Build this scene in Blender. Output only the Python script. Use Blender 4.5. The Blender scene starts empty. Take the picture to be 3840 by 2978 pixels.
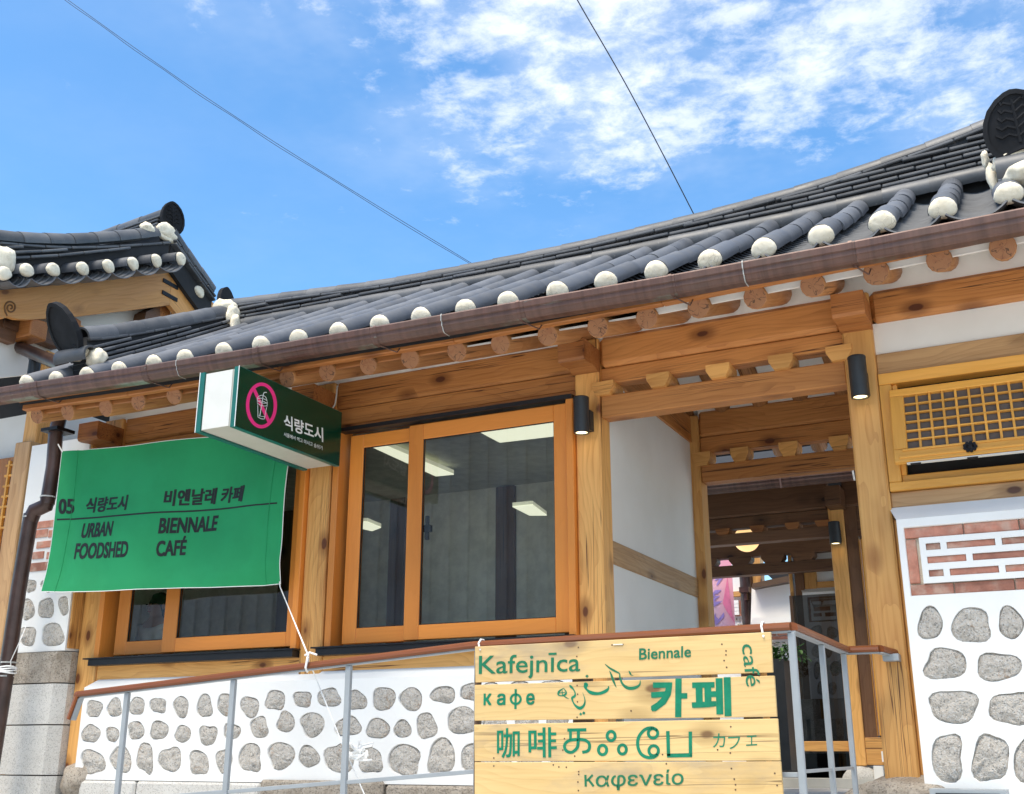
import bpy, bmesh, math, random
from mathutils import Vector, Matrix
from mathutils import noise as mnoise

random.seed(7)
S = bpy.context.scene
COL = S.collection
PI = math.pi

# ------------------------------------------------------------------ camera
F_PX, CX, CY = 4129.15, 1920.0, 1489.0
PITCH, YAW = math.radians(17.834), math.radians(26.31)
cam_d = bpy.data.cameras.new('camera')
cam = bpy.data.objects.new('camera', cam_d)
COL.objects.link(cam)
cam.location = (0, 0, 1.6)
cam.rotation_euler = (PI / 2 + PITCH, 0, YAW)
cam_d.sensor_width = 36.0
cam_d.lens = F_PX / 3840.0 * 36.0
cam_d.clip_start = 0.05
cam_d.clip_end = 3000
S.camera = cam
S.render.resolution_x, S.render.resolution_y = 1024, 794

# ------------------------------------------------------------------ sky + sun
SUN_EL, SUN_AZ = math.radians(66), math.radians(196)     # azimuth clockwise from +Y
w = bpy.data.worlds.new('World')
S.world = w
w.use_nodes = True
wn, wl = w.node_tree.nodes, w.node_tree.links
wn.clear()


def N(nodes, t, **kw):
    n = nodes.new(t)
    for k, v in kw.items():
        setattr(n, k, v)
    return n


out = N(wn, 'ShaderNodeOutputWorld')
bg = N(wn, 'ShaderNodeBackground')
bg.inputs['Strength'].default_value = 0.112
sky = N(wn, 'ShaderNodeTexSky', sky_type='NISHITA')
sky.sun_disc = False
sky.sun_elevation = SUN_EL
sky.sun_rotation = SUN_AZ
sky.air_density, sky.dust_density, sky.ozone_density = 1.0, 0.6, 2.0
hs = N(wn, 'ShaderNodeHueSaturation')
hs.inputs['Saturation'].default_value = 1.14
hs.inputs['Value'].default_value = 1.0
wl.new(sky.outputs[0], hs.inputs['Color'])
# altocumulus layer: view direction projected on a flat cloud deck
tc = N(wn, 'ShaderNodeTexCoord')
sep = N(wn, 'ShaderNodeSeparateXYZ')
wl.new(tc.outputs['Generated'], sep.inputs[0])


def wmath(op, a, b=None, c=None):
    n = N(wn, 'ShaderNodeMath', operation=op)
    for i, v in enumerate((a, b, c)):
        if v is None:
            continue
        if isinstance(v, (int, float)):
            n.inputs[i].default_value = v
        else:
            wl.new(v, n.inputs[i])
    return n.outputs[0]


zc = wmath('MAXIMUM', sep.outputs['Z'], 0.03)
cu, cv = wmath('DIVIDE', sep.outputs['X'], zc), wmath('DIVIDE', sep.outputs['Y'], zc)
cmb = N(wn, 'ShaderNodeCombineXYZ')
wl.new(cu, cmb.inputs[0])
wl.new(cv, cmb.inputs[1])


def wnoise(scale, detail, rough, vec, off=(0, 0, 0), dist=0.0):
    m = N(wn, 'ShaderNodeMapping')
    m.inputs['Location'].default_value = off
    wl.new(vec, m.inputs['Vector'])
    n = N(wn, 'ShaderNodeTexNoise')
    n.inputs['Scale'].default_value = scale
    n.inputs['Detail'].default_value = detail
    n.inputs['Roughness'].default_value = rough
    n.inputs['Distortion'].default_value = dist
    wl.new(m.outputs[0], n.inputs['Vector'])
    return n.outputs['Fac']


def wramp(v, a, b):
    n = N(wn, 'ShaderNodeMapRange', interpolation_type='SMOOTHSTEP')
    wl.new(v, n.inputs['Value'])
    n.inputs['From Min'].default_value = a
    n.inputs['From Max'].default_value = b
    return n.outputs['Result']


puff = wnoise(14.0, 8, 0.66, cmb.outputs[0], (1.7, 0.4, 0), 0.15)
cells = wnoise(5.2, 3, 0.5, cmb.outputs[0], (4.1, 2.2, 0), 0.1)
band = wnoise(1.6, 2, 0.5, cmb.outputs[0], (0.35, 0.0, 0))
# the cloud field lies overhead and to the east and thins out westward and low in the north
side = wramp(cu, -1.20, -0.55)
near = wramp(cv, 1.98, 1.55)
field = wmath('MULTIPLY', side, near)
dens = wmath('ADD', wmath('ADD', wmath('MULTIPLY', puff, 0.62), wmath('MULTIPLY', cells, 0.38)), wmath('MULTIPLY', wmath('SUBTRACT', band, 0.5), 0.20))
thr = wmath('SUBTRACT', 0.69, wmath('MULTIPLY', field, 0.235))
cl = wramp(wmath('SUBTRACT', dens, thr), -0.07, 0.16)
veil = wmath('MULTIPLY', wramp(wnoise(2.2, 5, 0.6, cmb.outputs[0], (9, 3, 0)), 0.36, 0.75), wmath('ADD', wmath('MULTIPLY', field, 0.42), 0.05))
cfac = wmath('MINIMUM', wmath('ADD', wmath('MULTIPLY', cl, 0.64), veil), 0.92)
mx = N(wn, 'ShaderNodeMix', data_type='RGBA')
wl.new(cfac, mx.inputs['Factor'])
tint = N(wn, 'ShaderNodeMix', data_type='RGBA', blend_type='MULTIPLY')
tint.inputs['Factor'].default_value = 1
wl.new(hs.outputs[0], tint.inputs['A'])
tint.inputs['B'].default_value = (0.82, 1.03, 1.06, 1)
wl.new(tint.outputs['Result'], mx.inputs['A'])
mx.inputs['B'].default_value = (4.2, 4.45, 4.8, 1)
wl.new(mx.outputs['Result'], bg.inputs['Color'])
wl.new(bg.outputs[0], out.inputs['Surface'])

sd = bpy.data.lights.new('sun', 'SUN')
sd.energy = 2.2
sd.angle = math.radians(30)
sd.color = (1.0, 0.90, 0.75)
sun = bpy.data.objects.new('sun', sd)
COL.objects.link(sun)
sdir = Vector((math.sin(SUN_AZ) * math.cos(SUN_EL), math.cos(SUN_AZ) * math.cos(SUN_EL), math.sin(SUN_EL)))
sun.rotation_euler = sdir.to_track_quat('Z', 'Y').to_euler()
sun.location = sdir * 40

vs = S.view_settings
vs.view_transform = 'Standard'
vs.look = 'None'
vs.exposure = 1.28
vs.gamma = 1
vs.use_curve_mapping = False

# ------------------------------------------------------------------ survey: where a sight line from the street meets a plane
_cp, _sp = math.cos(PITCH), math.sin(PITCH)
FWD = Vector((-math.sin(YAW) * _cp, math.cos(YAW) * _cp, _sp))
RGT = Vector((math.cos(YAW), math.sin(YAW), 0))
UPV = RGT.cross(FWD)
EYE = Vector((0, 0, 1.6))


def ray(p):
    return FWD + RGT * ((p[0] - CX) / F_PX) - UPV * ((p[1] - CY) / F_PX)


def atY(p, Y):
    d = ray(p)
    return EYE + d * (Y / d.y)


def atX(p, X):
    d = ray(p)
    return EYE + d * (X / d.x)


def atZ(p, Z):
    d = ray(p)
    return EYE + d * ((Z - 1.6) / d.z)


ZO = {'A': (0, 1500, .5952), 'B': (0, 2200, .5952), 'C': (1200, 1500, .5905), 'D': (1700, 2300, .5952),
      'E': (2900, 1700, .7544), 'F': (2500, 1600, .6494), 'R': (2200, 1000, .7509), 'T': (2400, 300, .6593),
      'G': (1150, 2400, .3411), 'H': (2900, 2200, .4594), 'I': (3300, 1750, .3541), 'J': (3300, 1300, .3541),
      'K': (650, 1100, .4132), 'L': (2600, 1950, .2976), 'M': (0, 2100, .2952), 'N': (0, 850, .3247),
      'O': (1700, 2550, .2747), 'Q': (0, 700, .5952), 'S': (1200, 800, .5952), 'P': (0, 1450, .903),
      'V': (0, 0, 1.7582)}


def z(k, x, y):
    ox, oy, s = ZO[k]
    return (ox + x * s, oy + y * s)


def lerp(tab, x):
    if x <= tab[0][0]:
        return tab[0][1]
    for (a, b), (c, d) in zip(tab, tab[1:]):
        if x <= c:
            return b + (d - b) * (x - a) / (c - a)
    return tab[-1][1]


# ------------------------------------------------------------------ materials
MATS = {}


class NT:
    def __init__(self, name):
        self.m = bpy.data.materials.new(name)
        self.m.use_nodes = True
        self.n = self.m.node_tree.nodes
        self.l = self.m.node_tree.links
        self.b = self.n['Principled BSDF']
        self.tc = N(self.n, 'ShaderNodeTexCoord')
        self.oi = N(self.n, 'ShaderNodeObjectInfo')
        sc = N(self.n, 'ShaderNodeVectorMath', operation='SCALE')
        cm = N(self.n, 'ShaderNodeCombineXYZ')
        for i in range(3):
            self.l.new(self.oi.outputs['Random'], cm.inputs[i])
        self.l.new(cm.outputs[0], sc.inputs[0])
        sc.inputs['Scale'].default_value = 37.0
        ad = N(self.n, 'ShaderNodeVectorMath', operation='ADD')
        self.l.new(self.tc.outputs['Object'], ad.inputs[0])
        self.l.new(sc.outputs[0], ad.inputs[1])
        self.v = ad.outputs[0]

    def vec(self, scale, v=None):
        m = N(self.n, 'ShaderNodeVectorMath', operation='MULTIPLY')
        self.l.new(v or self.v, m.inputs[0])
        m.inputs[1].default_value = scale
        return m.outputs[0]

    def noise(self, vec, scale=1, detail=4, rough=.55, dist=0):
        n = N(self.n, 'ShaderNodeTexNoise')
        self.l.new(vec, n.inputs['Vector'])
        n.inputs['Scale'].default_value = scale
        n.inputs['Detail'].default_value = detail
        n.inputs['Roughness'].default_value = rough
        n.inputs['Distortion'].default_value = dist
        return n.outputs['Fac']

    def voro(self, vec, scale=1, feature='F1', out='Distance', rnd=1.0):
        n = N(self.n, 'ShaderNodeTexVoronoi', feature=feature)
        self.l.new(vec, n.inputs['Vector'])
        n.inputs['Scale'].default_value = scale
        n.inputs['Randomness'].default_value = rnd
        return n.outputs[out]

    def math(self, op, a, b=None, c=None):
        n = N(self.n, 'ShaderNodeMath', operation=op)
        for i, v in enumerate((a, b, c)):
            if v is None:
                continue
            if isinstance(v, (int, float)):
                n.inputs[i].default_value = v
            else:
                self.l.new(v, n.inputs[i])
        return n.outputs[0]

    def map(self, v, a, b, c=0, d=1):
        n = N(self.n, 'ShaderNodeMapRange', interpolation_type='SMOOTHSTEP')
        self.l.new(v, n.inputs['Value'])
        for k, x in (('From Min', a), ('From Max', b), ('To Min', c), ('To Max', d)):
            n.inputs[k].default_value = x
        return n.outputs['Result']

    def mix(self, f, a, b, mode='MIX'):
        n = N(self.n, 'ShaderNodeMix', data_type='RGBA', blend_type=mode)
        for k, x in (('Factor', f), ('A', a), ('B', b)):
            if isinstance(x, (int, float)):
                n.inputs[k].default_value = x
            elif isinstance(x, tuple):
                n.inputs[k].default_value = x if len(x) == 4 else x + (1,)
            else:
                self.l.new(x, n.inputs[k])
        return n.outputs['Result']

    def bump(self, h, strength=.3, dist=.01):
        n = N(self.n, 'ShaderNodeBump')
        n.inputs['Strength'].default_value = strength
        n.inputs['Distance'].default_value = dist
        self.l.new(h, n.inputs['Height'])
        self.l.new(n.outputs[0], self.b.inputs['Normal'])

    def done(self, col, rough=.6, key=None, metal=0.0, spec=None):
        if isinstance(col, tuple):
            self.b.inputs['Base Color'].default_value = col if len(col) == 4 else col + (1,)
        else:
            self.l.new(col, self.b.inputs['Base Color'])
        if isinstance(rough, (int, float)):
            self.b.inputs['Roughness'].default_value = rough
        else:
            self.l.new(rough, self.b.inputs['Roughness'])
        self.b.inputs['Metallic'].default_value = metal
        if spec is not None:
            self.b.inputs['Specular IOR Level'].default_value = spec
        MATS[key or self.m.name] = self.m
        return self.m


def wood(key, light, dark, knot=1.0, rough=.55, figure=.75, crack=1.0, stain=.0):
    t = NT(key)
    warp = t.noise(t.vec((.55, 2.2, 2.2)), 1.0, 3, .5)
    comp = N(t.n, 'ShaderNodeSeparateXYZ')
    t.l.new(t.v, comp.inputs[0])
    # annual rings cut at a slant give cathedral figure along the length
    r = t.math('ADD', t.math('MULTIPLY', comp.outputs['Z'], 24.0), t.math('MULTIPLY', comp.outputs['Y'], 15.0))
    r = t.math('ADD', r, t.math('MULTIPLY', warp, 17.0))
    ring = t.math('FRACT', r)
    late = t.math('POWER', ring, 2.6)
    fine = t.noise(t.vec((2.2, 60, 60)), 1.0, 4, .6)
    broad = t.noise(t.vec((.8, 5, 5)), 1.0, 3, .5)
    f = t.math('ADD', t.math('MULTIPLY', late, .46 * figure), t.math('ADD', t.math('MULTIPLY', t.map(fine, .40, .72), .36 * figure), t.math('MULTIPLY', t.map(broad, .35, .75), .34)))
    col = t.mix(t.math('MINIMUM', f, 1.0), light, dark)
    hue = t.map(t.oi.outputs['Random'], 0, 1, .84, 1.13)
    hh = N(t.n, 'ShaderNodeHueSaturation')
    t.l.new(col, hh.inputs['Color'])
    t.l.new(hue, hh.inputs['Value'])
    col = hh.outputs[0]
    kv = t.vec((2.9, 5.6, 5.6))
    kd = t.voro(kv, 1.0)
    kc3 = N(t.n, 'ShaderNodeSeparateColor')
    t.l.new(t.voro(kv, 1.0, 'F1', 'Color'), kc3.inputs[0])
    pick = t.map(kc3.outputs[0], .60, .64)
    kd = t.math('ADD', kd, t.math('MULTIPLY', t.math('SUBTRACT', t.noise(t.vec((9, 9, 9)), 1, 2), .5), .06))
    halo = t.math('MULTIPLY', t.map(kd, .14, .42, .60 * knot, 0), pick)
    core = t.math('MULTIPLY', t.map(kd, .09, .16, 1.0 * knot, 0), pick)
    col = t.mix(halo, col, tuple(c * .62 for c in dark))
    col = t.mix(t.math('MINIMUM', core, 1.0), col, (dark[0] * .28, dark[1] * .2, dark[2] * .2))
    ck = t.noise(t.vec((.35, 26, 26)), 1.0, 2, .5, .3)
    ck = t.math('ABSOLUTE', t.math('SUBTRACT', ck, .5))
    where = t.map(t.noise(t.vec((.5, 3, 3)), 1.0, 2), .50, .58)
    ckf = t.math('MULTIPLY', t.map(ck, .003, .016, .85 * crack, 0), where)
    col = t.mix(ckf, col, (dark[0] * .3, dark[1] * .28, dark[2] * .3))
    if stain:
        st = t.map(t.noise(t.vec((1.3, 4, 4)), 1.0, 5, .6), .5, .72, 0, stain)
        col = t.mix(st, col, (.30, .25, .19))
    t.bump(t.math('SUBTRACT', t.math('MULTIPLY', fine, .5), t.math('MULTIPLY', ckf, 1.5)), .25, .003)
    return t.done(col, t.map(fine, .3, .8, rough - .1, rough + .15))


wood('pine', (.78, .415, .125), (.48, .190, .042), knot=1.25, crack=1.4)
wood('eave_pine', (.42, .165, .045), (.23, .072, .018), knot=1.2)  # pine made darker and redder, eave shade put into the colour
wood('purlin_pine', (.58, .250, .070), (.33, .112, .026), knot=1.35, crack=1.5)
wood('old_pine', (.52, .310, .140), (.30, .150, .058), crack=1.3)
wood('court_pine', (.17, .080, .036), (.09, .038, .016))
wood('sash_wood', (.72, .255, .042), (.56, .170, .024), knot=0, figure=.35, crack=0, rough=.45)
wood('vent_wood', (.82, .40, .070), (.62, .260, .036), knot=.0, figure=.5, crack=0, rough=.5)
wood('pallet_pine', (.66, .465, .205), (.47, .290, .100), knot=.85, rough=.6, figure=.6, crack=.9, stain=.6)
wood('handrail_wood', (.23, .066, .016), (.14, .036, .008), knot=0, rough=.42, figure=.5, crack=0)
wood('dark_batten', (.13, .075, .042), (.07, .038, .02))

# end grain of the rafters
t = NT('end_grain')
cs = N(t.n, 'ShaderNodeSeparateXYZ')
t.l.new(t.tc.outputs['Object'], cs.inputs[0])
rad = t.math('SQRT', t.math('ADD', t.math('POWER', cs.outputs['Y'], 2), t.math('POWER', cs.outputs['Z'], 2)))
rg = t.math('FRACT', t.math('ADD', t.math('MULTIPLY', rad, 110), t.math('MULTIPLY', t.noise(t.v, 14, 3), 2.0)))
ang = t.math('ARCTAN2', cs.outputs['Y'], cs.outputs['Z'])
rays = t.noise(t.vec((1, 1, 1)), 3, 1)
ccv = N(t.n, 'ShaderNodeCombineXYZ')
t.l.new(t.math('ADD', t.math('MULTIPLY', ang, .42), t.math('MULTIPLY', t.oi.outputs['Random'], 30)), ccv.inputs[0])
t.l.new(t.math('MULTIPLY', rad, 6), ccv.inputs[1])
cr = t.math('ABSOLUTE', t.math('SUBTRACT', t.noise(ccv.outputs[0], 1.6, 2, .5), .5))
col = t.mix(t.math('MULTIPLY', rg, .35), (.36, .165, .072), (.24, .100, .042))
col = t.mix(t.map(cr, .003, .016, .85, 0), col, (.07, .03, .015))
patch = t.map(t.noise(t.v, 22, 3), .5, .7, 0, .5)
col = t.mix(patch, col, (.24, .085, .035))
t.done(col, .6)


def simple(key, col, rough=.6, metal=0., var=.12, scale=8, bump=0, bscale=60, spec=None):
    t = NT(key)
    n = t.noise(t.v, scale, 4, .6)
    a = tuple(max(0, c * (1 - var)) for c in col)
    b = tuple(min(1, c * (1 + var)) for c in col)
    c = t.mix(t.map(n, .3, .7), a, b)
    if bump:
        t.bump(t.noise(t.v, bscale, 3, .6), bump, .004)
    return t.done(c, rough, metal=metal, spec=spec)


# fired clay roof tiles, blue-grey
t = NT('roof_tile')
n1 = t.noise(t.v, 6, 5, .6)
n2 = t.noise(t.v, 70, 3, .6)
base = t.mix(t.map(n1, .3, .7), (.085, .092, .108), (.125, .132, .148))
hv = N(t.n, 'ShaderNodeHueSaturation')
t.l.new(base, hv.inputs['Color'])
t.l.new(t.map(t.oi.outputs['Random'], 0, 1, .78, 1.2), hv.inputs['Value'])
dust = t.map(t.voro(t.v, 26), .02, .07, .5, 0)
base = t.mix(t.math('MULTIPLY', dust, t.map(n1, .45, .6)), hv.outputs[0], (.40, .39, .36))
t.bump(t.math('ADD', n2, n1), .12, .004)
t.done(base, t.map(n1, .3, .7, .42, .62))
t = NT('ridge_tile_clay')
n1 = t.noise(t.v, 5, 5, .6)
base = t.mix(t.map(n1, .3, .7), (.062, .066, .074), (.105, .108, .115))
hv = N(t.n, 'ShaderNodeHueSaturation')
t.l.new(base, hv.inputs['Color'])
t.l.new(t.map(t.oi.outputs['Random'], 0, 1, .75, 1.25), hv.inputs['Value'])
dust = t.map(t.noise(t.v, 30, 4, .7), .62, .74, 0, .35)
t.bump(t.noise(t.v, 60, 3, .6), .12, .004)
t.done(t.mix(dust, hv.outputs[0], (.33, .32, .30)), t.map(n1, .3, .7, .42, .6))
t = NT('trough_clay')
n1 = t.noise(t.v, 9, 5, .6)
t.bump(n1, .1, .004)
t.done(t.mix(t.map(n1, .3, .7), (.085, .09, .10), (.13, .135, .145)), .5)
simple('roof_core', (.022, .023, .026), .9)
simple('end_tile_clay', (.016, .017, .020), .85, var=.2, bump=.15, spec=.2)

# lime mortar caps
t = NT('lime_mortar')
n1 = t.noise(t.v, 18, 6, .65)
n2 = t.voro(t.vec((1, 1, 1)), 26, 'DISTANCE_TO_EDGE')
crk = t.math('MULTIPLY', t.map(n2, .0, .03, .6, 0), t.map(t.noise(t.v, 9, 2), .5, .62))
c = t.mix(t.map(n1, .3, .75), (.90, .82, .66), (.74, .65, .49))
c = t.mix(crk, c, (.22, .17, .12))
c = t.mix(t.map(t.noise(t.v, 40, 3, .6), .66, .76, 0, .5), c, (.35, .27, .18))
t.bump(n1, .5, .012)
t.done(c, .9)

t = NT('white_plaster')
n1 = t.noise(t.v, 1.3, 5, .6)
n2 = t.noise(t.v, 120, 3, .6)
c = t.mix(t.map(n1, .35, .75), (.86, .86, .84), (.80, .79, .765))
c = t.mix(t.map(t.noise(t.v, 7, 6, .7), .60, .80, 0, .25), c, (.62, .59, .53))
t.bump(t.math('ADD', n2, t.math('MULTIPLY', t.noise(t.v, 5, 3), 2)), .10, .004)
t.done(c, .85)
t = NT('hanji_plaster')
c = t.mix(t.map(t.noise(t.v, 1.5, 4), .3, .7), (.84, .825, .79), (.78, .76, .72))
t.bump(t.noise(t.v, 130, 3), .08, .003)
t.done(c, .9)

# split granite field stone
t = NT('field_stone')
n1 = t.noise(t.v, 14, 6, .7)
vsp = t.voro(t.v, 130, 'F1', 'Color')
sx = N(t.n, 'ShaderNodeSeparateColor')
t.l.new(vsp, sx.inputs[0])
sp = sx.outputs[0]
c = t.mix(t.map(n1, .3, .7), (.88, .81, .72), (.70, .645, .575))
c = t.mix(t.map(sp, .84, .94, 0, .6), c, (.26, .245, .225))
c = t.mix(t.map(sp, .30, .16, 0, .85), c, (.86, .84, .80))
rust = t.map(t.noise(t.v, 9, 3, .6), .58, .68, 0, .55)
c = t.mix(t.math('MULTIPLY', rust, t.map(sx.outputs[1], .35, .6)), c, (.50, .30, .16))
t.bump(t.math('ADD', t.math('MULTIPLY', n1, 2.0), t.math('ADD', t.noise(t.v, 60, 4, .7), t.noise(t.v, 130, 3, .7))), 1.0, .022)
t.done(c, .9)
t = NT('cut_granite')
vsp = t.voro(t.v, 150, 'F1', 'Color')
sx = N(t.n, 'ShaderNodeSeparateColor')
t.l.new(vsp, sx.inputs[0])
n1 = t.noise(t.v, 3, 6, .65)
c = t.mix(t.map(n1, .3, .7), (.62, .60, .56), (.52, .50, .46))
c = t.mix(t.map(sx.outputs[0], .8, .9, 0, .55), c, (.24, .23, .22))
c = t.mix(t.map(sx.outputs[0], .2, .1, 0, .5), c, (.66, .65, .63))
c = t.mix(t.map(t.noise(t.v, 9, 5, .7), .58, .75, 0, .35), c, (.40, .33, .26))
t.bump(t.noise(t.v, 70, 4, .7), .35, .006)
t.done(c, .85)
t = NT('rough_granite')
n1 = t.noise(t.v, 8, 6, .7)
vsp = t.voro(t.v, 110, 'F1', 'Color')
sx = N(t.n, 'ShaderNodeSeparateColor')
t.l.new(vsp, sx.inputs[0])
c = t.mix(t.map(n1, .35, .7), (.50, .435, .36), (.32, .265, .205))
c = t.mix(t.map(sx.outputs[0], .72, .9, 0, .6), c, (.15, .13, .11))
t.bump(t.math('ADD', n1, t.noise(t.v, 70, 4, .7)), .9, .02)
t.done(c, .9)

t = NT('brick_clay')
n1 = t.noise(t.v, 14, 5, .65)
c = t.mix(t.map(n1, .3, .7), (.52, .225, .155), (.37, .155, .105))
hv = N(t.n, 'ShaderNodeHueSaturation')
t.l.new(c, hv.inputs['Color'])
t.l.new(t.map(t.oi.outputs['Random'], 0, 1, .75, 1.2), hv.inputs['Value'])
c = t.mix(t.map(t.noise(t.v, 6, 4, .6), .47, .66, 0, .55), hv.outputs[0], (.62, .47, .37))
t.bump(t.noise(t.v, 60, 4, .7), .4, .006)
t.done(c, .85)

# copper gutter gone brown, verdigris low down
t = NT('copper_gutter')
st = t.noise(t.vec((26, 1.2, 1.2)), 1, 4, .6)
n1 = t.noise(t.v, 3, 5, .6)
c = t.mix(t.map(st, .3, .72), (.150, .078, .060), (.085, .045, .036))
c = t.mix(t.map(n1, .4, .7, 0, .6), c, (.115, .072, .058))
cs = N(t.n, 'ShaderNodeSeparateXYZ')
t.l.new(t.tc.outputs['Object'], cs.inputs[0])
low = t.map(t.math('ADD', cs.outputs['Z'], t.math('MULTIPLY', t.noise(t.vec((5, 4, 4)), 1, 5, .7), .05)), -.118, -.092, .95, 0)
c = t.mix(low, c, (.235, .33, .275))
pt = t.math('MULTIPLY', t.map(t.noise(t.vec((2.4, 30, 30)), 1, 5, .7), .60, .68, 0, .8), t.map(t.noise(t.vec((.7, 1, 1)), 1, 2), .5, .62))
c = t.mix(pt, c, (.25, .33, .285))
t.bump(st, .1, .002)
t.done(c, t.map(n1, .3, .7, .36, .55), metal=.25)
simple('sealant', (.42, .42, .40), .5, var=.25, scale=30)
simple('copper_pipe', (.062, .036, .030), .35, metal=.3, var=.3, scale=5)
simple('black_metal', (.030, .032, .035), .45, metal=.3)
simple('lamp_metal', (.040, .043, .046), .42, metal=.4)
simple('grey_paint', (.33, .36, .385), .4, metal=.1, var=.05)
simple('track_black', (.008, .008, .010), .4)
simple('dark_room', (.02, .02, .02), .9)  # near-black, the gloom of unlit openings put into the colour
simple('white_cord', (.85, .85, .84), .7)
simple('grey_cord', (.55, .55, .52), .7)
simple('cable_rubber', (.03, .032, .04), .6)
simple('sign_green', (.002, .040, .018), .22, var=.03)
simple('sign_teal', (.010, .125, .105), .35, var=.05)
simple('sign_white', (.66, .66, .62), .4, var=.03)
simple('sign_shade', (.50, .50, .44), .5, var=.03)  # box white darkened, shade on its underside put into the colour
simple('print_white', (.85, .85, .83), .5, var=.02)
simple('print_pink', (.86, .035, .22), .4, var=.02)
simple('print_black', (.008, .010, .010), .6, var=.05)
simple('vinyl_green', (.006, .195, .105), .35, var=.12, scale=20)
simple('vinyl_dark_green', (.012, .165, .080), .4, var=.08, scale=20)
simple('steel', (.5, .5, .47), .4, metal=.6)
simple('concrete', (.50, .49, .455), .9, var=.12, scale=1.5, bump=.2)  # raised with the road so the ground throws back more light
simple('paving', (.52, .515, .50), .8, var=.15, scale=1.2, bump=.2)  # also lightened, for bounce light off the terrace
simple('bounce_street', (.56, .545, .51), .9, var=.2, scale=2, bump=.3)  # road lightened beyond asphalt to bounce light up under the eave
simple('cladding_blue', (.56, .60, .66), .5, var=.15, scale=.7)
simple('cladding_brown', (.08, .055, .045), .6)
simple('planter_black', (.035, .036, .038), .5)
simple('room_wall', (.82, .82, .74), .9)
simple('room_ceiling', (.6, .6, .54), .9)
simple('skin', (.46, .27, .19), .6, var=.03)
simple('hair', (.010, .009, .009), .5)
simple('shirt', (.84, .84, .82), .8)
simple('trousers', (.03, .035, .05), .8)
simple('knot_iron', (.010, .010, .012), .45, metal=.5)

t = NT('leaf')
c = t.mix(t.oi.outputs['Random'], (.035, .12, .018), (.075, .17, .03))
c = t.mix(t.map(t.noise(t.v, 9, 2), .35, .65), c, (.03, .09, .015))
t.done(c, .55)

# banner cloth
t = NT('green_cloth')
wv = t.noise(t.vec((220, 220, 220)), 1, 2)
c = t.mix(t.map(t.noise(t.v, 2.5, 4, .6), .3, .7), (.006, .26, .086), (.009, .30, .104))
t.bump(wv, .12, .002)
t.done(c, .75)

# poster: pink with a lilac fade
t = NT('pink_poster')
cs = N(t.n, 'ShaderNodeSeparateXYZ')
t.l.new(t.tc.outputs['Object'], cs.inputs[0])
g = t.map(t.math('ADD', cs.outputs['X'], t.math('MULTIPLY', cs.outputs['Z'], .25)), -.35, .35)
c = t.mix(g, (.78, .62, .84), (.86, .38, .50))
t.done(c, .5)
simple('poster_lilac', (.36, .26, .68), .5)
simple('poster_rose', (.85, .22, .42), .5)


def emit(key, col, s):
    t = NT(key)
    t.b.inputs['Base Color'].default_value = tuple(min(1, c) for c in col) + (1,)
    t.b.inputs['Emission Color'].default_value = col + (1,)
    t.b.inputs['Emission Strength'].default_value = s
    MATS[key] = t.m


emit('lamp_lens', (1.0, .80, .42), 2.2)
emit('globe_paper', (1.0, .64, .28), .46)
emit('tube_light', (.95, .95, .74), .42)
emit('tube_light_side', (.80, .80, .60), .2)


def glass(key, tint, refl=1.0):
    m = bpy.data.materials.new(key)
    m.use_nodes = True
    n, l = m.node_tree.nodes, m.node_tree.links
    n.clear()
    o = N(n, 'ShaderNodeOutputMaterial')
    tr = N(n, 'ShaderNodeBsdfTransparent')
    tr.inputs[0].default_value = tint + (1,)
    gl = N(n, 'ShaderNodeBsdfGlossy')
    gl.inputs['Roughness'].default_value = 0.005
    fr = N(n, 'ShaderNodeFresnel')
    fr.inputs['IOR'].default_value = 1.5
    mu = N(n, 'ShaderNodeMath', operation='MULTIPLY')
    l.new(fr.outputs[0], mu.inputs[0])
    mu.inputs[1].default_value = refl
    mxs = N(n, 'ShaderNodeMixShader')
    l.new(mu.outputs[0], mxs.inputs[0])
    l.new(tr.outputs[0], mxs.inputs[1])
    l.new(gl.outputs[0], mxs.inputs[2])
    l.new(mxs.outputs[0], o.inputs[0])
    MATS[key] = m


glass('window_glass', (.82, .85, .82), 1.8)
glass('tinted_glass', (.16, .16, .165), 1.4)
M = MATS

# ------------------------------------------------------------------ building blocks
W = {}


def tag(o, label=None, cat=None, group=None, kind=None):
    if label:
        o['label'] = label
    if cat:
        o['category'] = cat
    if group:
        o['group'] = group
    if kind:
        o['kind'] = kind
    return o


def link(o, parent, mw):
    COL.objects.link(o)
    W[o.name] = mw
    if parent is not None:
        o.parent = parent
        o.matrix_parent_inverse = Matrix.Identity(4)
        o.matrix_basis = W[parent.name].inverted() @ mw
    else:
        o.matrix_basis = mw
    return o


def empty(name, loc, label=None, cat=None, group=None, parent=None):
    o = bpy.data.objects.new(name, None)
    o.empty_display_size = .1
    link(o, parent, Matrix.Translation(loc))
    return tag(o, label, cat, group)


def mesh_from(name, vs_, fs, mats, smooth=False, fm=None):
    me = bpy.data.meshes.new(name)
    me.from_pydata([tuple(v) for v in vs_], [], fs)
    for m in (mats if isinstance(mats, (list, tuple)) else [mats]):
        me.materials.append(m)
    if fm:
        for p, k in zip(me.polygons, fm):
            p.material_index = k
    if smooth is True:
        me.polygons.foreach_set('use_smooth', [True] * len(me.polygons))
    me.update()
    return me


def put(name, me, parent, mw):
    return link(bpy.data.objects.new(name, me), parent, mw)


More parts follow.
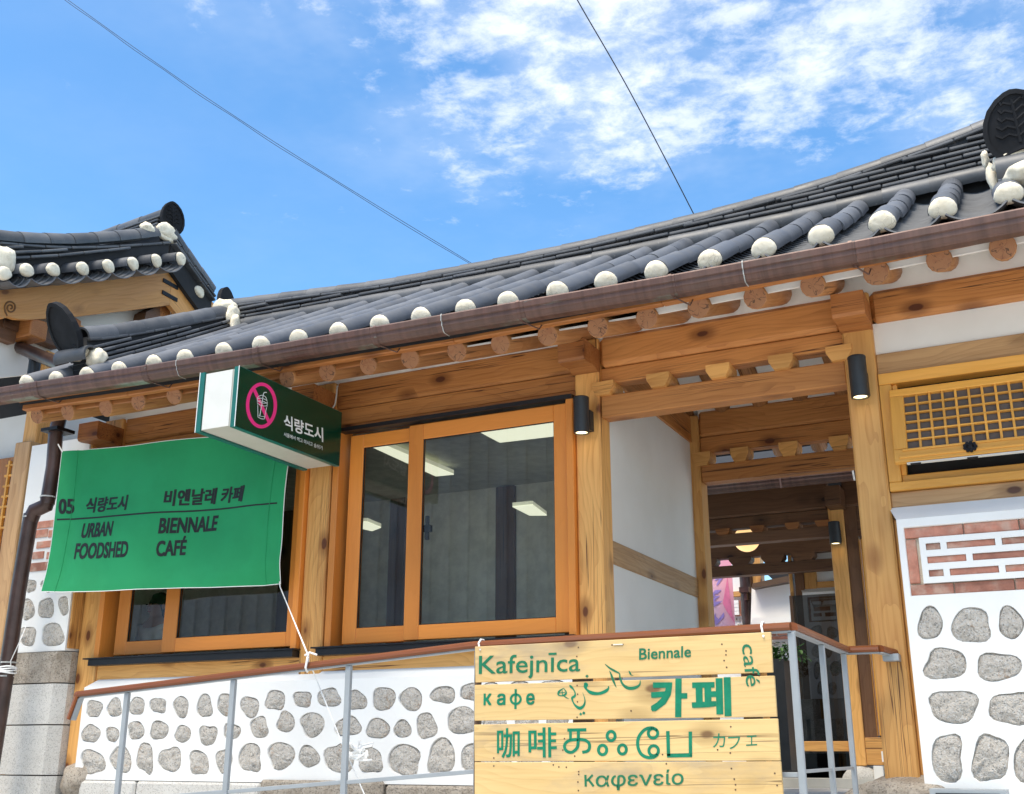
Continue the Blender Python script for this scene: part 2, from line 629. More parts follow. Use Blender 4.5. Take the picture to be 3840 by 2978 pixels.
class MB:
    """collects faces in world space; build() links one mesh object centred on its own origin"""

    def __init__(self):
        self.v, self.f, self.m = [], [], []

    def add(self, vs_, fs, mi=0):
        k = len(self.v)
        self.v += [Vector(v) for v in vs_]
        self.f += [tuple(i + k for i in f) for f in fs]
        self.m += [mi] * len(fs)

    def box(self, a, b, mi=0):
        (x0, y0, z0), (x1, y1, z1) = a, b
        vs_ = [(x, y, zz) for zz in (z0, z1) for y in (y0, y1) for x in (x0, x1)]
        self.add(vs_, [(0, 2, 3, 1), (4, 5, 7, 6), (0, 1, 5, 4), (2, 6, 7, 3), (0, 4, 6, 2), (1, 3, 7, 5)], mi)

    def prism(self, pts, d, mi=0):
        """closed outline pts (3D) swept by vector d"""
        d = Vector(d)
        n = len(pts)
        a = [Vector(p) for p in pts]
        self.add(a + [p + d for p in a],
                 [tuple(range(n))[::-1], tuple(range(n, 2 * n))] + [(i, (i + 1) % n, n + (i + 1) % n, n + i) for i in range(n)], mi)

    def tube(self, pts, r, n=8, mi=0, caps=True):
        pts = [Vector(p) for p in pts]
        rs = r if isinstance(r, (list, tuple)) else [r] * len(pts)
        ring = []
        prev = None
        for i, p in enumerate(pts):
            t_ = (pts[min(i + 1, len(pts) - 1)] - pts[max(i - 1, 0)]).normalized()
            if prev is None:
                a = t_.orthogonal().normalized()
            else:
                a = (prev - t_ * prev.dot(t_)).normalized()
            prev = a
            b = t_.cross(a)
            ring.append([p + (a * math.cos(k * 2 * PI / n) + b * math.sin(k * 2 * PI / n)) * rs[i] for k in range(n)])
        vs_ = [v for rr in ring for v in rr]
        fs = []
        for i in range(len(pts) - 1):
            for k in range(n):
                fs.append((i * n + k, i * n + (k + 1) % n, (i + 1) * n + (k + 1) % n, (i + 1) * n + k))
        if caps:
            fs += [tuple(range(n))[::-1], tuple(range((len(pts) - 1) * n, len(pts) * n))]
        self.add(vs_, fs, mi)

    def build(self, name, mats, parent=None, smooth=False, origin=None):
        c = Vector(origin) if origin is not None else sum(self.v, Vector()) / len(self.v)
        me = mesh_from(name, [v - c for v in self.v], self.f, mats, smooth, self.m)
        if smooth == 'auto':
            me.polygons.foreach_set('use_smooth', [True] * len(me.polygons))
            try:
                me.set_sharp_from_angle(angle=math.radians(40))
            except Exception:
                pass
        bm = bmesh.new()
        bm.from_mesh(me)
        bmesh.ops.recalc_face_normals(bm, faces=bm.faces)
        bm.to_mesh(me)
        bm.free()
        return put(name, me, parent, Matrix.Translation(c))


BOX = {}


def box_mesh(l_, w_, h_, bev, mat):
    k = (round(l_, 3), round(w_, 3), round(h_, 3), bev, mat.name)
    if k not in BOX:
        bm = bmesh.new()
        bmesh.ops.create_cube(bm, size=1)
        bmesh.ops.scale(bm, vec=(l_, w_, h_), verts=bm.verts)
        if bev:
            bmesh.ops.bevel(bm, geom=bm.edges[:], offset=min(bev, min(l_, w_, h_) * .3), segments=1, affect='EDGES', profile=.5)
        me = bpy.data.meshes.new('block')
        bm.to_mesh(me)
        bm.free()
        me.materials.append(mat)
        BOX[k] = me
    return BOX[k]


def frame_mat(o, x, y, zz):
    m = Matrix((x, y, zz)).transposed().to_4x4()
    m.translation = o
    return m


def timber(name, mat, parent, p0, p1, w_, h_, up=(0, 0, 1), bev=.006):
    """squared timber from p0 to p1: w_ across, h_ along up; its local X runs along the grain"""
    p0, p1 = Vector(p0), Vector(p1)
    x = (p1 - p0).normalized()
    u = Vector(up)
    u = (u - x * u.dot(x)).normalized()
    y = u.cross(x)
    return put(name, box_mesh((p1 - p0).length, w_, h_, bev, M[mat]), parent, frame_mat((p0 + p1) / 2, x, y, u))


def bar(name, mat, parent, x0, x1, y0, y1, z0, z1, bev=.005):
    """axis-aligned piece, grain along its longest side"""
    d = (x1 - x0, y1 - y0, z1 - z0)
    c = ((x0 + x1) / 2, (y0 + y1) / 2, (z0 + z1) / 2)
    k = max(range(3), key=lambda i: d[i])
    if k == 0:
        return timber(name, mat, parent, (x0, c[1], c[2]), (x1, c[1], c[2]), d[1], d[2], (0, 0, 1), bev)
    if k == 1:
        return timber(name, mat, parent, (c[0], y0, c[2]), (c[0], y1, c[2]), d[0], d[2], (0, 0, 1), bev)
    return timber(name, mat, parent, (c[0], c[1], z0), (c[0], c[1], z1), d[0], d[1], (0, 1, 0), bev)


def skew_timber(name, mat, parent, tl, tr, br, bl, depth, bev=.004):
    """plank face given by four corners (front), swept back in +Y; grain along its top edge"""
    pts = [Vector(p) for p in (tl, tr, br, bl)]
    c = sum(pts, Vector()) / 4
    x = ((pts[1] - pts[0]) + (pts[2] - pts[3])).normalized()
    y = Vector((0, 1, 0))
    y = (y - x * y.dot(x)).normalized()
    zz = x.cross(y)
    mw = frame_mat(c, x, y, zz)
    inv = mw.inverted()
    loc = [inv @ p for p in pts] + [inv @ (p + y * depth) for p in pts]
    me = mesh_from(name, loc, [(0, 3, 2, 1), (4, 5, 6, 7), (0, 1, 5, 4), (1, 2, 6, 5), (2, 3, 7, 6), (3, 0, 4, 7)], M[mat])
    bm = bmesh.new()
    bm.from_mesh(me)
    bmesh.ops.recalc_face_normals(bm, faces=bm.faces)
    if bev:
        bmesh.ops.bevel(bm, geom=bm.edges[:], offset=bev, segments=1, affect='EDGES', profile=.5)
    bm.to_mesh(me)
    bm.free()
    return put(name, me, parent, mw)


def blob_mesh(key, rx, ry, rz, mat, seed, amp=.18, sub=2, freq=2.0):
    bm = bmesh.new()
    bmesh.ops.create_icosphere(bm, subdivisions=sub, radius=1)
    for v in bm.verts:
        n = mnoise.noise(v.co * freq + Vector((seed * 3.1, seed, seed * 1.7)))
        k = 1 + amp * n * 2
        v.co = Vector((v.co.x * rx * k, v.co.y * ry * k, v.co.z * rz * k))
    me = bpy.data.meshes.new(key)
    bm.to_mesh(me)
    bm.free()
    me.polygons.foreach_set('use_smooth', [True] * len(me.polygons))
    me.materials.append(M[mat])
    return me


# ------------------------------------------------------------------ lettering and flat marks
def text_mesh2d(s, bold=0.0, shear=0.0):
    c = bpy.data.curves.new('txt', 'FONT')
    c.body = s
    c.size = 1
    c.offset = bold
    c.shear = shear
    c.resolution_u = 3
    o = bpy.data.objects.new('txt', c)
    COL.objects.link(o)
    dg = bpy.context.evaluated_depsgraph_get()
    me = bpy.data.meshes.new_from_object(o.evaluated_get(dg))
    vs_ = [v.co.copy() for v in me.vertices]
    fs = [tuple(p.vertices) for p in me.polygons]
    bpy.data.objects.remove(o)
    bpy.data.curves.remove(c)
    bpy.data.meshes.remove(me)
    # lift each separate outline a hair so that crossing strokes never share a plane
    par = list(range(len(vs_)))

    def root(i):
        while par[i] != i:
            par[i] = par[par[i]]
            i = par[i]
        return i
    for f in fs:
        for q in f[1:]:
            par[root(q)] = root(f[0])
    ids = {}
    for i, v in enumerate(vs_):
        v.z = .00004 * (ids.setdefault(root(i), len(ids)) % 3)
    return vs_, fs


def lettering(s, ll, lr, up, mapper, mat, parent, bold=0.0, shear=0.0, name='lettering'):
    """text fitted to the parallelogram ll-lr (bottom edge) and up (height vector), laid on a surface by mapper"""
    vs_, fs = text_mesh2d(s, 0.0, shear)
    if bold:
        nb_ = len(vs_)
        base_v, base_f = vs_, fs
        vs_, fs = [], []
        for k in range(9):
            ox_, oy_ = ((1, 1), (1, -1), (-1, 1), (-1, -1), (1, 0), (-1, 0), (0, 1), (0, -1), (0, 0))[k]
            bx_, by_ = bold if isinstance(bold, tuple) else (bold, bold)
            off = Vector((ox_ * bx_, oy_ * by_, .00012 * k))
            vs_ += [Vector((v.x, v.y, v.z)) + off for v in base_v]
            fs += [tuple(i + k * nb_ for i in f) for f in base_f]
    x0, x1 = min(v.x for v in vs_), max(v.x for v in vs_)
    y0, y1 = min(v.y for v in vs_), max(v.y for v in vs_)
    b = MB()
    P_ = [mapper((ll[0] + (lr[0] - ll[0]) * (v.x - x0) / (x1 - x0) + up[0] * (v.y - y0) / (y1 - y0),
                  ll[1] + (lr[1] - ll[1]) * (v.x - x0) / (x1 - x0) + up[1] * (v.y - y0) / (y1 - y0))) for v in vs_]
    e1, e2 = mapper(lr) - mapper(ll), mapper((ll[0] + up[0], ll[1] + up[1])) - mapper(ll)
    nrm = e1.cross(e2).normalized()
    b.add([p + nrm * v.z for p, v in zip(P_, vs_)], fs)
    return b.build(name, M[mat], parent)


def ribbon(b, pts, wd, mapper, closed=False):
    """brush stroke: centre line with widths"""
    n = len(pts)
    ws = wd if isinstance(wd, (list, tuple)) else [wd] * n
    L, R = [], []
    for i in range(n):
        if closed:
            a, c = Vector(pts[i - 1]), Vector(pts[(i + 1) % n])
        else:
            a, c = Vector(pts[max(0, i - 1)]), Vector(pts[min(n - 1, i + 1)])
        d = (c - a).normalized()
        nn = Vector((-d.y, d.x)) * ws[i] / 2
        L.append(mapper(Vector(pts[i]) + nn))
        R.append(mapper(Vector(pts[i]) - nn))
    m = n if closed else n - 1
    b.add(L + R, [(i, (i + 1) % n, n + (i + 1) % n, n + i) for i in range(m)])


def curve(pts, k=6):
    """Catmull-Rom through (x, y[, w])"""
    o = []
    n = len(pts)
    for i in range(n - 1):
        p = [Vector(pts[max(0, min(n - 1, j))]) for j in (i - 1, i, i + 1, i + 2)]
        for s in range(k):
            u = s / k
            o.append(.5 * ((2 * p[1]) + (p[2] - p[0]) * u + (2 * p[0] - 5 * p[1] + 4 * p[2] - p[3]) * u * u + (3 * p[1] - p[0] - 3 * p[2] + p[3]) * u ** 3))
    o.append(Vector(pts[-1]))
    return o


def ell(cx, cy, rx, ry, a0=0, a1=360, n=28, tilt=0):
    o = []
    for i in range(n + (0 if a1 - a0 >= 360 else 1)):
        a = math.radians(a0 + (a1 - a0) * i / n)
        x, y = rx * math.cos(a), ry * math.sin(a)
        t_ = math.radians(tilt)
        o.append((cx + x * math.cos(t_) - y * math.sin(t_), cy + x * math.sin(t_) + y * math.cos(t_)))
    return o

# ================================================================== GROUND
def sheet(name, x0, x1, y0, y1, zz, mat):
    b = MB()
    b.add([(x0, y0, zz), (x1, y0, zz), (x1, y1, zz), (x0, y1, zz)], [(0, 1, 2, 3)])
    return tag(b.build(name, M[mat]), kind='structure')


sheet('ground', -900, 900, -900, 900, -0.02, 'concrete')
sheet('road', -60, 60, -7.5, 3.6, -0.004, 'bounce_street')
b = MB()
b.box((-12, 5.0, -0.01), (3.0, 6.6, 1.0))
tag(b.build('terrace', M['paving']), kind='structure')
b = MB()
b.box((-14, 6.6, -0.01), (4.0, 26, 1.25))
tag(b.build('courtyard_floor', M['paving']), kind='structure')

# ================================================================== CAFE BUILDING
FY = 7.0                       # face of the posts
RY = 8.1                       # ridge line
EY = 6.1                       # eave line
cafe = empty('cafe_building', (-3.4, 7.0, 1.3), 'tile roofed wooden cafe building with exposed rafters, glazed sliding windows and stone panelled walls', 'building')

EAVE = [(-7.7, 4.565), (-6.9, 4.52), (-5.8, 4.503), (-4.4, 4.475), (-3.0, 4.455), (-1.3, 4.475), (-.3, 4.508), (.9, 4.55)]
SL = .565


def roofz(x, y):
    """axis height of the cover tiles"""
    s = (y - EY) / (RY - EY)
    return lerp(EAVE, x) + SL * (y - EY) - .014 * math.sin(PI * min(1, max(0, s)))


ROWS = [-7.58, -7.23, -6.88, -6.53, -6.16, -5.84, -5.46, -5.103, -4.757, -4.404, -4.055, -3.716, -3.363, -3.042,
        -2.681, -2.341, -2.002, -1.653, -1.318, -.978, -.63, -.301, .045, .40, .75, 1.09, 1.43, 1.77, 2.11, 2.45, 2.79]

# roof body: the boarded deck with clay on it, both slopes
b = MB()
prof = [(6.14, -.195), (6.14, -.15), (7.1, -.152), (8.1, -.15), (9.1, -.152), (10.06, -.15), (10.06, -.195), (8.1, -.27)]
xs = [-7.7, -6.5, -5, -3.5, -2, -.8, .3, .95, 2.95]
rings = []
for x in xs:
    r = []
    for y, dz in prof:
        yy = y if y <= RY else 2 * RY - y
        r.append((x, y, roofz(x, yy) + dz - (.0 if dz > -.16 else (0.0))))
    rings.append(r)
n = len(prof)
vs_ = [p for r in rings for p in r]
fs = []
for i in range(len(xs) - 1):
    for k in range(n):
        fs.append((i * n + k, i * n + (k + 1) % n, (i + 1) * n + (k + 1) % n, (i + 1) * n + k))
fs += [tuple(range(n)), tuple(range((len(xs) - 1) * n, len(xs) * n))]
b.add(vs_, fs)
roof = b.build('roof', M['roof_core'], cafe)


def shell_arc(name, r0, r1, length, th, a0, a1, n, mat, drop=0.0, cham=0.0):
    """curved tile: along +Y from 0 to length, arc in XZ"""
    vs_, fs = [], []
    for (y, r) in ((0, r0), (length, r1)):
        for rr in (r, r - th):
            for i in range(n + 1):
                a = math.radians(a0 + (a1 - a0) * i / n)
                vs_.append((rr * math.cos(a), y + (cham if (y == 0 and rr < r) else 0), rr * math.sin(a) - drop))
    m = n + 1
    for i in range(n):
        fs.append((i, i + 1, 2 * m + i + 1, 2 * m + i))
        fs.append((m + i, 3 * m + i, 3 * m + i + 1, m + i + 1))
        fs.append((i, m + i, m + i + 1, i + 1))
        fs.append((2 * m + i, 2 * m + i + 1, 3 * m + i + 1, 3 * m + i))
    fs += [(0, 2 * m, 3 * m, m), (n, m + n, 3 * m + n, 2 * m + n)]
    me = mesh_from(name, vs_, fs, M[mat])
    bm = bmesh.new()
    bm.from_mesh(me)
    bmesh.ops.recalc_face_normals(bm, faces=bm.faces)
    bm.to_mesh(me)
    bm.free()
    me.polygons.foreach_set('use_smooth', [True] * len(me.polygons))
    me.set_sharp_from_angle(angle=math.radians(45))
    return me


cover_me = shell_arc('cover_tile', .0800, .0785, .53, .016, -8, 188, 12, 'roof_tile')
ridge_cover_me = shell_arc('ridge_cover', .098, .092, .345, .018, -15, 195, 12, 'ridge_tile_clay')
base_me = shell_arc('ridge_base', .092, .088, .345, .018, -40, 140, 12, 'ridge_tile_clay')
RT = .225
trough_me = shell_arc('trough_tile', RT, RT, .165, .010, 226, 314, 9, 'trough_clay', drop=-RT + .070, cham=.004)


def cap_mesh(seed):
    """hand-trowelled lime plug closing a cover tile"""
    vs_, fs = [], []
    rs = [(1.0, 0.0), (1.0, .014), (.92, .026), (.70, .036), (.38, .042)]
    n = 18
    for k, (r, y) in enumerate(rs):
        for i in range(n):
            a = 2 * PI * i / n
            q = 1 + .06 * mnoise.noise(Vector((math.cos(a) * 1.3 + seed * 5, math.sin(a) * 1.3, k * .5)))
            low = 1.0 if math.sin(a) > -.1 else .62
            vs_.append((.0775 * r * q * math.cos(a), -y + .006 * mnoise.noise(Vector((a * 2, k, seed))), .0775 * r * q * low * math.sin(a)))
    for k in range(len(rs) - 1):
        for i in range(n):
            fs.append((k * n + i, k * n + (i + 1) % n, (k + 1) * n + (i + 1) % n, (k + 1) * n + i))
    vs_.append((0, -.044, 0))
    fs += [((len(rs) - 1) * n + i, (len(rs) - 1) * n + (i + 1) % n, len(vs_) - 1) for i in range(n)]
    return mesh_from('plaster_cap', vs_, fs, M['lime_mortar'], True)


CAPS = [cap_mesh(i * .73 + .2) for i in range(7)]


def slope_frame(x, y, up, jig=0.0):
    e = .02
    tx = Vector((1, 0, (roofz(x + .2, y) - roofz(x - .2, y)) / .4)).normalized()
    ty = Vector((0, 2 * e, roofz(x, y + e) - roofz(x, y - e))).normalized()
    nz = tx.cross(ty).normalized()
    ty = nz.cross(tx)
    o = Vector((x, y, roofz(x, y))) + nz * up
    return frame_mat(o, tx, ty, nz)


rnd = random.Random(3)
TOP_Y = 7.93
for ri, x in enumerate(ROWS):
    k = 0
    y = EY
    while y < TOP_Y - .05:
        mw = slope_frame(x + rnd.uniform(-.004, .004), y, rnd.uniform(-.003, .003)) @ Matrix.Rotation(rnd.uniform(-.012, .012), 4, 'Z') @ Matrix.Rotation(.008, 4, 'X')
        if y + .49 > TOP_Y:
            mw = mw @ Matrix.Scale(max(.3, (TOP_Y + .04 - y) / .53 * 1.1), 4, (0, 1, 0))
        put('cover_tile', cover_me, roof, mw)
        y += .46
        k += 1
    mw = slope_frame(x, EY, 0) @ Matrix.Rotation(rnd.uniform(-.15, .15), 4, 'Y')
    put('plaster_cap', CAPS[ri % 7], roof, mw)
# trough tiles: single pieces where the photograph lets one tell them apart, the far columns joined
bt = MB()
for ri in range(len(ROWS) - 1):
    xm = (ROWS[ri] + ROWS[ri + 1]) / 2
    wsc = (ROWS[ri + 1] - ROWS[ri]) / .335
    near_col = xm > -2.6
    y = EY - .075
    while y < TOP_Y + .15:
        mw = slope_frame(xm, y, -.012) @ Matrix.Rotation(-.28, 4, 'X') @ Matrix.Diagonal((wsc, 1, 1, 1))
        if near_col:
            put('trough_tile', trough_me, roof, mw)
        else:
            bt.add([mw @ v.co for v in trough_me.vertices], [tuple(p.vertices) for p in trough_me.polygons])
        y += .088
o = bt.build('trough_tiling', M['trough_clay'], roof, smooth='auto')
o['kind'] = 'stuff'


def ridge(parent, pts_base, pts_top, side, hw=.15, base_row=False, layers=6, pitch=.046, piece=.34, name='ridge_tile', seed=1, core=True):
    """stacked ridge: flat tiles laid in courses between a base line and a top line, round cover tiles on top.
    pts are lists of 3D points; side = horizontal vector towards the seen face."""
    rn = random.Random(seed)
    pb, pt = [Vector(p) for p in pts_base], [Vector(p) for p in pts_top]

    def along(pl, s):
        tot = [0]
        for a, c in zip(pl, pl[1:]):
            tot.append(tot[-1] + (c - a).length)
        d = s * tot[-1]
        for i in range(len(pl) - 1):
            if d <= tot[i + 1] + 1e-6:
                u = (d - tot[i]) / max(1e-6, tot[i + 1] - tot[i])
                return pl[i].lerp(pl[i + 1], u)
        return pl[-1]
    L = sum((c - a).length for a, c in zip(pt, pt[1:]))
    n = max(2, int(round(L / piece)))
    side = Vector(side).normalized()
    slab_len = L / n - .004

    def lay(s0, s1, h_fn, th, wid, off, nm, tilt=0):
        a, c = along(pb, s0), along(pb, s1)
        a = a + Vector((0, 0, h_fn(s0)))
        c = c + Vector((0, 0, h_fn(s1)))
        x = (c - a).normalized()
        y = (-side - x * (-side).dot(x)).normalized()
        zz = x.cross(y)
        if zz.z < 0:
            zz = -zz
            y = zz.cross(x)
        mw = frame_mat((a + c) / 2 + side * off, x, y, zz) @ Matrix.Rotation(tilt, 4, 'X')
        ln = (c - a).length
        put(nm, box_mesh(round(slab_len, 2), wid, th, .007, M['ridge_tile_clay']), parent, mw @ Matrix.Diagonal((max(.2, (ln - .006) / round(slab_len, 2)), 1, 1, 1)))

    def hgt(s):
        return along(pt, s).z - along(pb, s).z

    h0 = .085 if base_row else .0
    if base_row:
        for i in range(n):
            s0, s1 = i / n, (i + 1) / n
            a, c = along(pb, s0), along(pb, s1)
            x = (c - a).normalized()
            y = (-side - x * (-side).dot(x)).normalized()
            zz = x.cross(y)
            if zz.z < 0:
                zz = -zz
            # half-round tiles on their side along the foot of the ridge; mesh runs along +Y
            yy = x
            xx = side
            z3 = xx.cross(yy)
            if z3.z < 0:
                yy = -yy
                z3 = xx.cross(yy)
                a = c
            mw = frame_mat(a + side * (hw - .06) + Vector((0, 0, .02 + rn.uniform(-.004, .004))), xx, yy, z3) @ Matrix.Diagonal((1, (c - along(pb, s0)).length / .345 * 1.02, 1, 1))
            put('ridge_base_tile', base_me, parent, mw)
    for k in range(layers):
        zz0 = h0 + .03 + k * pitch
        ph = (k * .37) % 1
        cuts = [0] + [(i + ph) / n for i in range(n) if 0.15 < (i + ph) < n - .15] + [1]
        for s0, s1 in zip(cuts, cuts[1:]):
            sm = (s0 + s1) / 2
            if zz0 > hgt(sm) - .150:
                continue
            lay(s0, s1, lambda s: zz0, .027, 2 * hw - .012 * k, rn.uniform(-.008, .008) + .004, name)
    cuts = [0] + [(i + .6) / n for i in range(n)] + [1]
    for s0, s1 in zip(cuts, cuts[1:]):
        lay(s0, s1, lambda s: hgt(s) - .118, .026, 2 * hw - .07, rn.uniform(-.006, .006), name, 0)
    for i in range(n):
        s0, s1 = i / n, (i + 1) / n
        a, c = along(pt, s0), along(pt, s1)
        x = (c - a).normalized()
        lat = Vector((0, 0, 1)).cross(x).normalized()
        nz = x.cross(lat)
        mw = frame_mat(a - Vector((0, 0, .088)), lat, x, nz)
        # lat x x must be right handed with nz
        if lat.cross(x).dot(nz) < 0:
            mw = frame_mat(a - Vector((0, 0, .088)), -lat, x, -nz if nz.z < 0 else nz)
        put('ridge_cover_tile', ridge_cover_me, parent, mw @ Matrix.Diagonal((1, ((c - a).length) / .345 * 1.015, 1, 1)))
    if core:
        bc = MB()
        m = 14
        P0 = [along(pb, i / m) for i in range(m + 1)]
        P1 = [along(pb, i / m) + Vector((0, 0, max(.05, hgt(i / m) - .09))) for i in range(m + 1)]
        ins = hw - .065
        vs_ = []
        for p, q in zip(P0, P1):
            lo = p - Vector((0, 0, .25))
            vs_ += [lo + side * ins, q + side * ins, q - side * ins, lo - side * ins]
        fs = []
        for i in range(m):
            for k in range(4):
                fs.append((i * 4 + k, i * 4 + (k + 1) % 4, i * 4 + 4 + (k + 1) % 4, i * 4 + 4 + k))
        fs += [(0, 1, 2, 3), (4 * m, 4 * m + 1, 4 * m + 2, 4 * m + 3)]
        bc.add(vs_, fs)
        bc.build('ridge_core', M['roof_core'], parent)


TOPLINE = [(-7.25, 6.01), (-7.0, 5.985), (-6.55, 5.955), (-5.43, 5.865), (-4.42, 5.835), (-3.27, 5.826), (-2.22, 5.857), (-1.26, 5.918), (-.37, 6.05), (.25, 6.18)]
rx = [-7.22, -6.2, -5.4, -4.4, -3.3, -2.2, -1.3, -.4, .22]
ridge(roof, [(x, RY, roofz(x, TOP_Y) + .045) for x in rx], [(x, RY, lerp(TOPLINE, x)) for x in rx], (0, -1, 0), hw=.17, base_row=True, layers=8, seed=5)
# descending ridges over the gable ends
yl = [7.95, 7.5, 7.11, 6.75, 6.40, 6.18]
LTOP = [(6.14, 4.995), (6.37, 5.075), (7.11, 5.44), (7.84, 5.82), (8.1, 5.95)]
ridge(roof, [(-7.1, y, roofz(-7.1, y) + .02) for y in yl], [(-7.1, y, lerp(LTOP, y)) for y in yl], (1, 0, 0), hw=.13, layers=5, seed=8)
yr = [8.0, 7.5, 7.0, 6.5]
ridge(roof, [(.16, y, roofz(.16, y) + .02) for y in yr], [(.16, y, roofz(.16, y) + .38 + .02 * (8 - y)) for y in yr], (-1, 0, 0), hw=.14, layers=5, seed=9)


def end_tile(parent, base, fwd, up, wd, ht, relief=True, name='end_tile'):
    """shield-shaped ridge end tile, face towards fwd"""
    f = Vector(fwd).normalized()
    u = Vector(up)
    u = (u - f * u.dot(f)).normalized()
    r = u.cross(f)
    outl = []
    for i in range(29):
        s = -1 + 2 * i / 28
        a = abs(s)
        # rounded flanks drawing to a soft point
        x = math.copysign(.5 * math.sin(min(1, (1 - a) * 1.0 + .0) * 0 + 1) , s)
        outl.append(s)
    pts = []
    prof = [(0.30, 0), (.42, .12), (.49, .28), (.50, .45), (.465, .62), (.38, .78), (.24, .91), (.10, .98), (0, 1.0)]
    for x, y in prof:
        pts.append((x, y))
    for x, y in prof[-2::-1]:
        pts.append((-x, y))
    pts += [(-.15, .07), (0, .10), (.15, .07)]
    b = MB()
    B = Vector(base)
    q = [B + r * (x * wd) + u * (y * ht) for x, y in pts]
    b.prism([p - f * .02 for p in q], f * .035)
    # raised rim
    c2 = B + u * ht * .48
    inner = [c2 + (p - c2) * .86 for p in q]
    nq = len(q)
    b.add([p + f * .015 for p in q] + [p + f * .027 for p in q] + [p + f * .027 for p in inner] + [p + f * .015 for p in inner],
          [(k * nq + i, k * nq + (i + 1) % nq, (k + 1) * nq + (i + 1) % nq, (k + 1) * nq + i) for k in range(3) for i in range(nq)])
    if relief:
        for k in range(5):
            yy = .30 + .12 * k
            for sg in (-1, 1):
                p3 = [B + r * (sg * x * wd) + u * (y * ht) + f * .017 for x, y in ((.02, yy), (.13, yy + .06), (.24 - .02 * k, yy + .03), (.32 - .035 * k, yy + .09))]
                b.tube(p3, .009, 5)
        b.tube([B + u * (y * ht) + f * .017 for y in (.2, .5, .85)], .010, 5)
    return b.build(name, M['end_tile_clay'], parent)


end_tile(roof, (-7.10, 6.13, 4.77), (-.30, -1, -.62), (-.30, -.55, 1), .40, .46, False)
end_tile(roof, (.155, 6.33, 4.86), (-.12, -1, -.22), (0, .2, 1), .37, .40)
end_tile(roof, (-7.27, RY, 5.84), (-1, -.1, -.1), (-.25, 0, 1), .26, .33, False)
end_tile(roof, (.30, RY, 6.03), (1, -.1, -.1), (.25, 0, 1), .34, .37)
# mortar where ridges meet and end
for i, (p, r) in enumerate([((-7.10, 6.15, 4.76), (.13, .05, .06)), ((-6.93, 6.20, 4.72), (.10, .06, .085)), ((.155, 6.36, 4.86), (.17, .05, .075)),
                            ((.155, 6.28, 4.72), (.12, .10, .07)), ((-.025, 6.40, 4.80), (.028, .03, .10)), ((-.05, 6.55, 5.00), (.022, .04, .06)),
                            ((-7.10, 7.90, 5.82), (.12, .13, .09)), ((-6.99, 7.88, 5.72), (.05, .08, .12)), ((-6.93, 7.86, 5.60), (.035, .06, .11))]):
    put('mortar_fill', blob_mesh('mortar', r[0], r[1], r[2], 'lime_mortar', i + 2.3, .16, 3, 2.2), roof, Matrix.Translation(p))
mw = frame_mat(Vector((.36, 6.30, 4.765)), Vector((0, -1, 0)), Vector((-1, 0, 0)), Vector((0, 0, 1)))
put('ridge_base_tile', base_me, roof, frame_mat(Vector((.345, 6.36, 4.80)), Vector((0, -1, 0)), Vector((-1, 0, 0)), Vector((0, 0, -1))) @ Matrix.Rotation(PI / 2, 4, 'Y'))
put('ridge_base_tile', base_me, roof, frame_mat(Vector((-7.26, 6.14, 4.72)), Vector((0, -1, 0)), Vector((1, 0, 0)), Vector((0, 0, 1))))

# ------------------------------------------------------------------ rafters, soffit, eave board
RAFT = [-7.60, -7.235, -6.82, -6.45, -6.07, -5.69, -5.32, -4.97, -4.61, -4.25, -3.90, -3.525, -3.18, -2.826, -2.472, -2.134, -1.785, -1.43, -1.079, -.711, -.361, -.024, .32, .67, 1.01, 1.35, 1.69, 2.03, 2.37, 2.71]
RS = .41


def rz(x, y):
    return 4.247 + (lerp(EAVE, x) - 4.47) * .8 + RS * (y - 6.25)


nr = 14
rv, rf, rm = [], [], []
rl = 2.03
for xx, rr in ((0, .068), (.008, .073), (rl, .075)):
    for k in range(nr):
        a = 2 * PI * k / nr
        rv.append((xx, rr * math.cos(a), rr * math.sin(a)))
for s in range(2):
    for k in range(nr):
        rf.append((s * nr + k, s * nr + (k + 1) % nr, (s + 1) * nr + (k + 1) % nr, (s + 1) * nr + k))
        rm.append(0)
rf.append(tuple(range(nr))[::-1])
rm.append(1)
rf.append(tuple(range(2 * nr, 3 * nr)))
rm.append(1)
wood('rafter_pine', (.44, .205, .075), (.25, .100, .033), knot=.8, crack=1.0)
raft_me = mesh_from('rafter', rv, rf, [M['rafter_pine'], M['end_grain']], False, rm)
for p in raft_me.polygons:
    p.use_smooth = p.material_index == 0 and len(p.vertices) == 4
bm = bmesh.new()
bm.from_mesh(raft_me)
bmesh.ops.recalc_face_normals(bm, faces=bm.faces)
bm.to_mesh(raft_me)
bm.free()
xr = Vector((0, 1, RS)).normalized()
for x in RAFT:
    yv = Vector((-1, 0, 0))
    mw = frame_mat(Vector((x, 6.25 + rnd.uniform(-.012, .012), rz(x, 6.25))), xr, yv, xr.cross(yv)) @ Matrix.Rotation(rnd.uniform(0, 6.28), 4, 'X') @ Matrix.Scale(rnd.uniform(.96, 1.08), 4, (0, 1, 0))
    put('rafter', raft_me, cafe, mw)
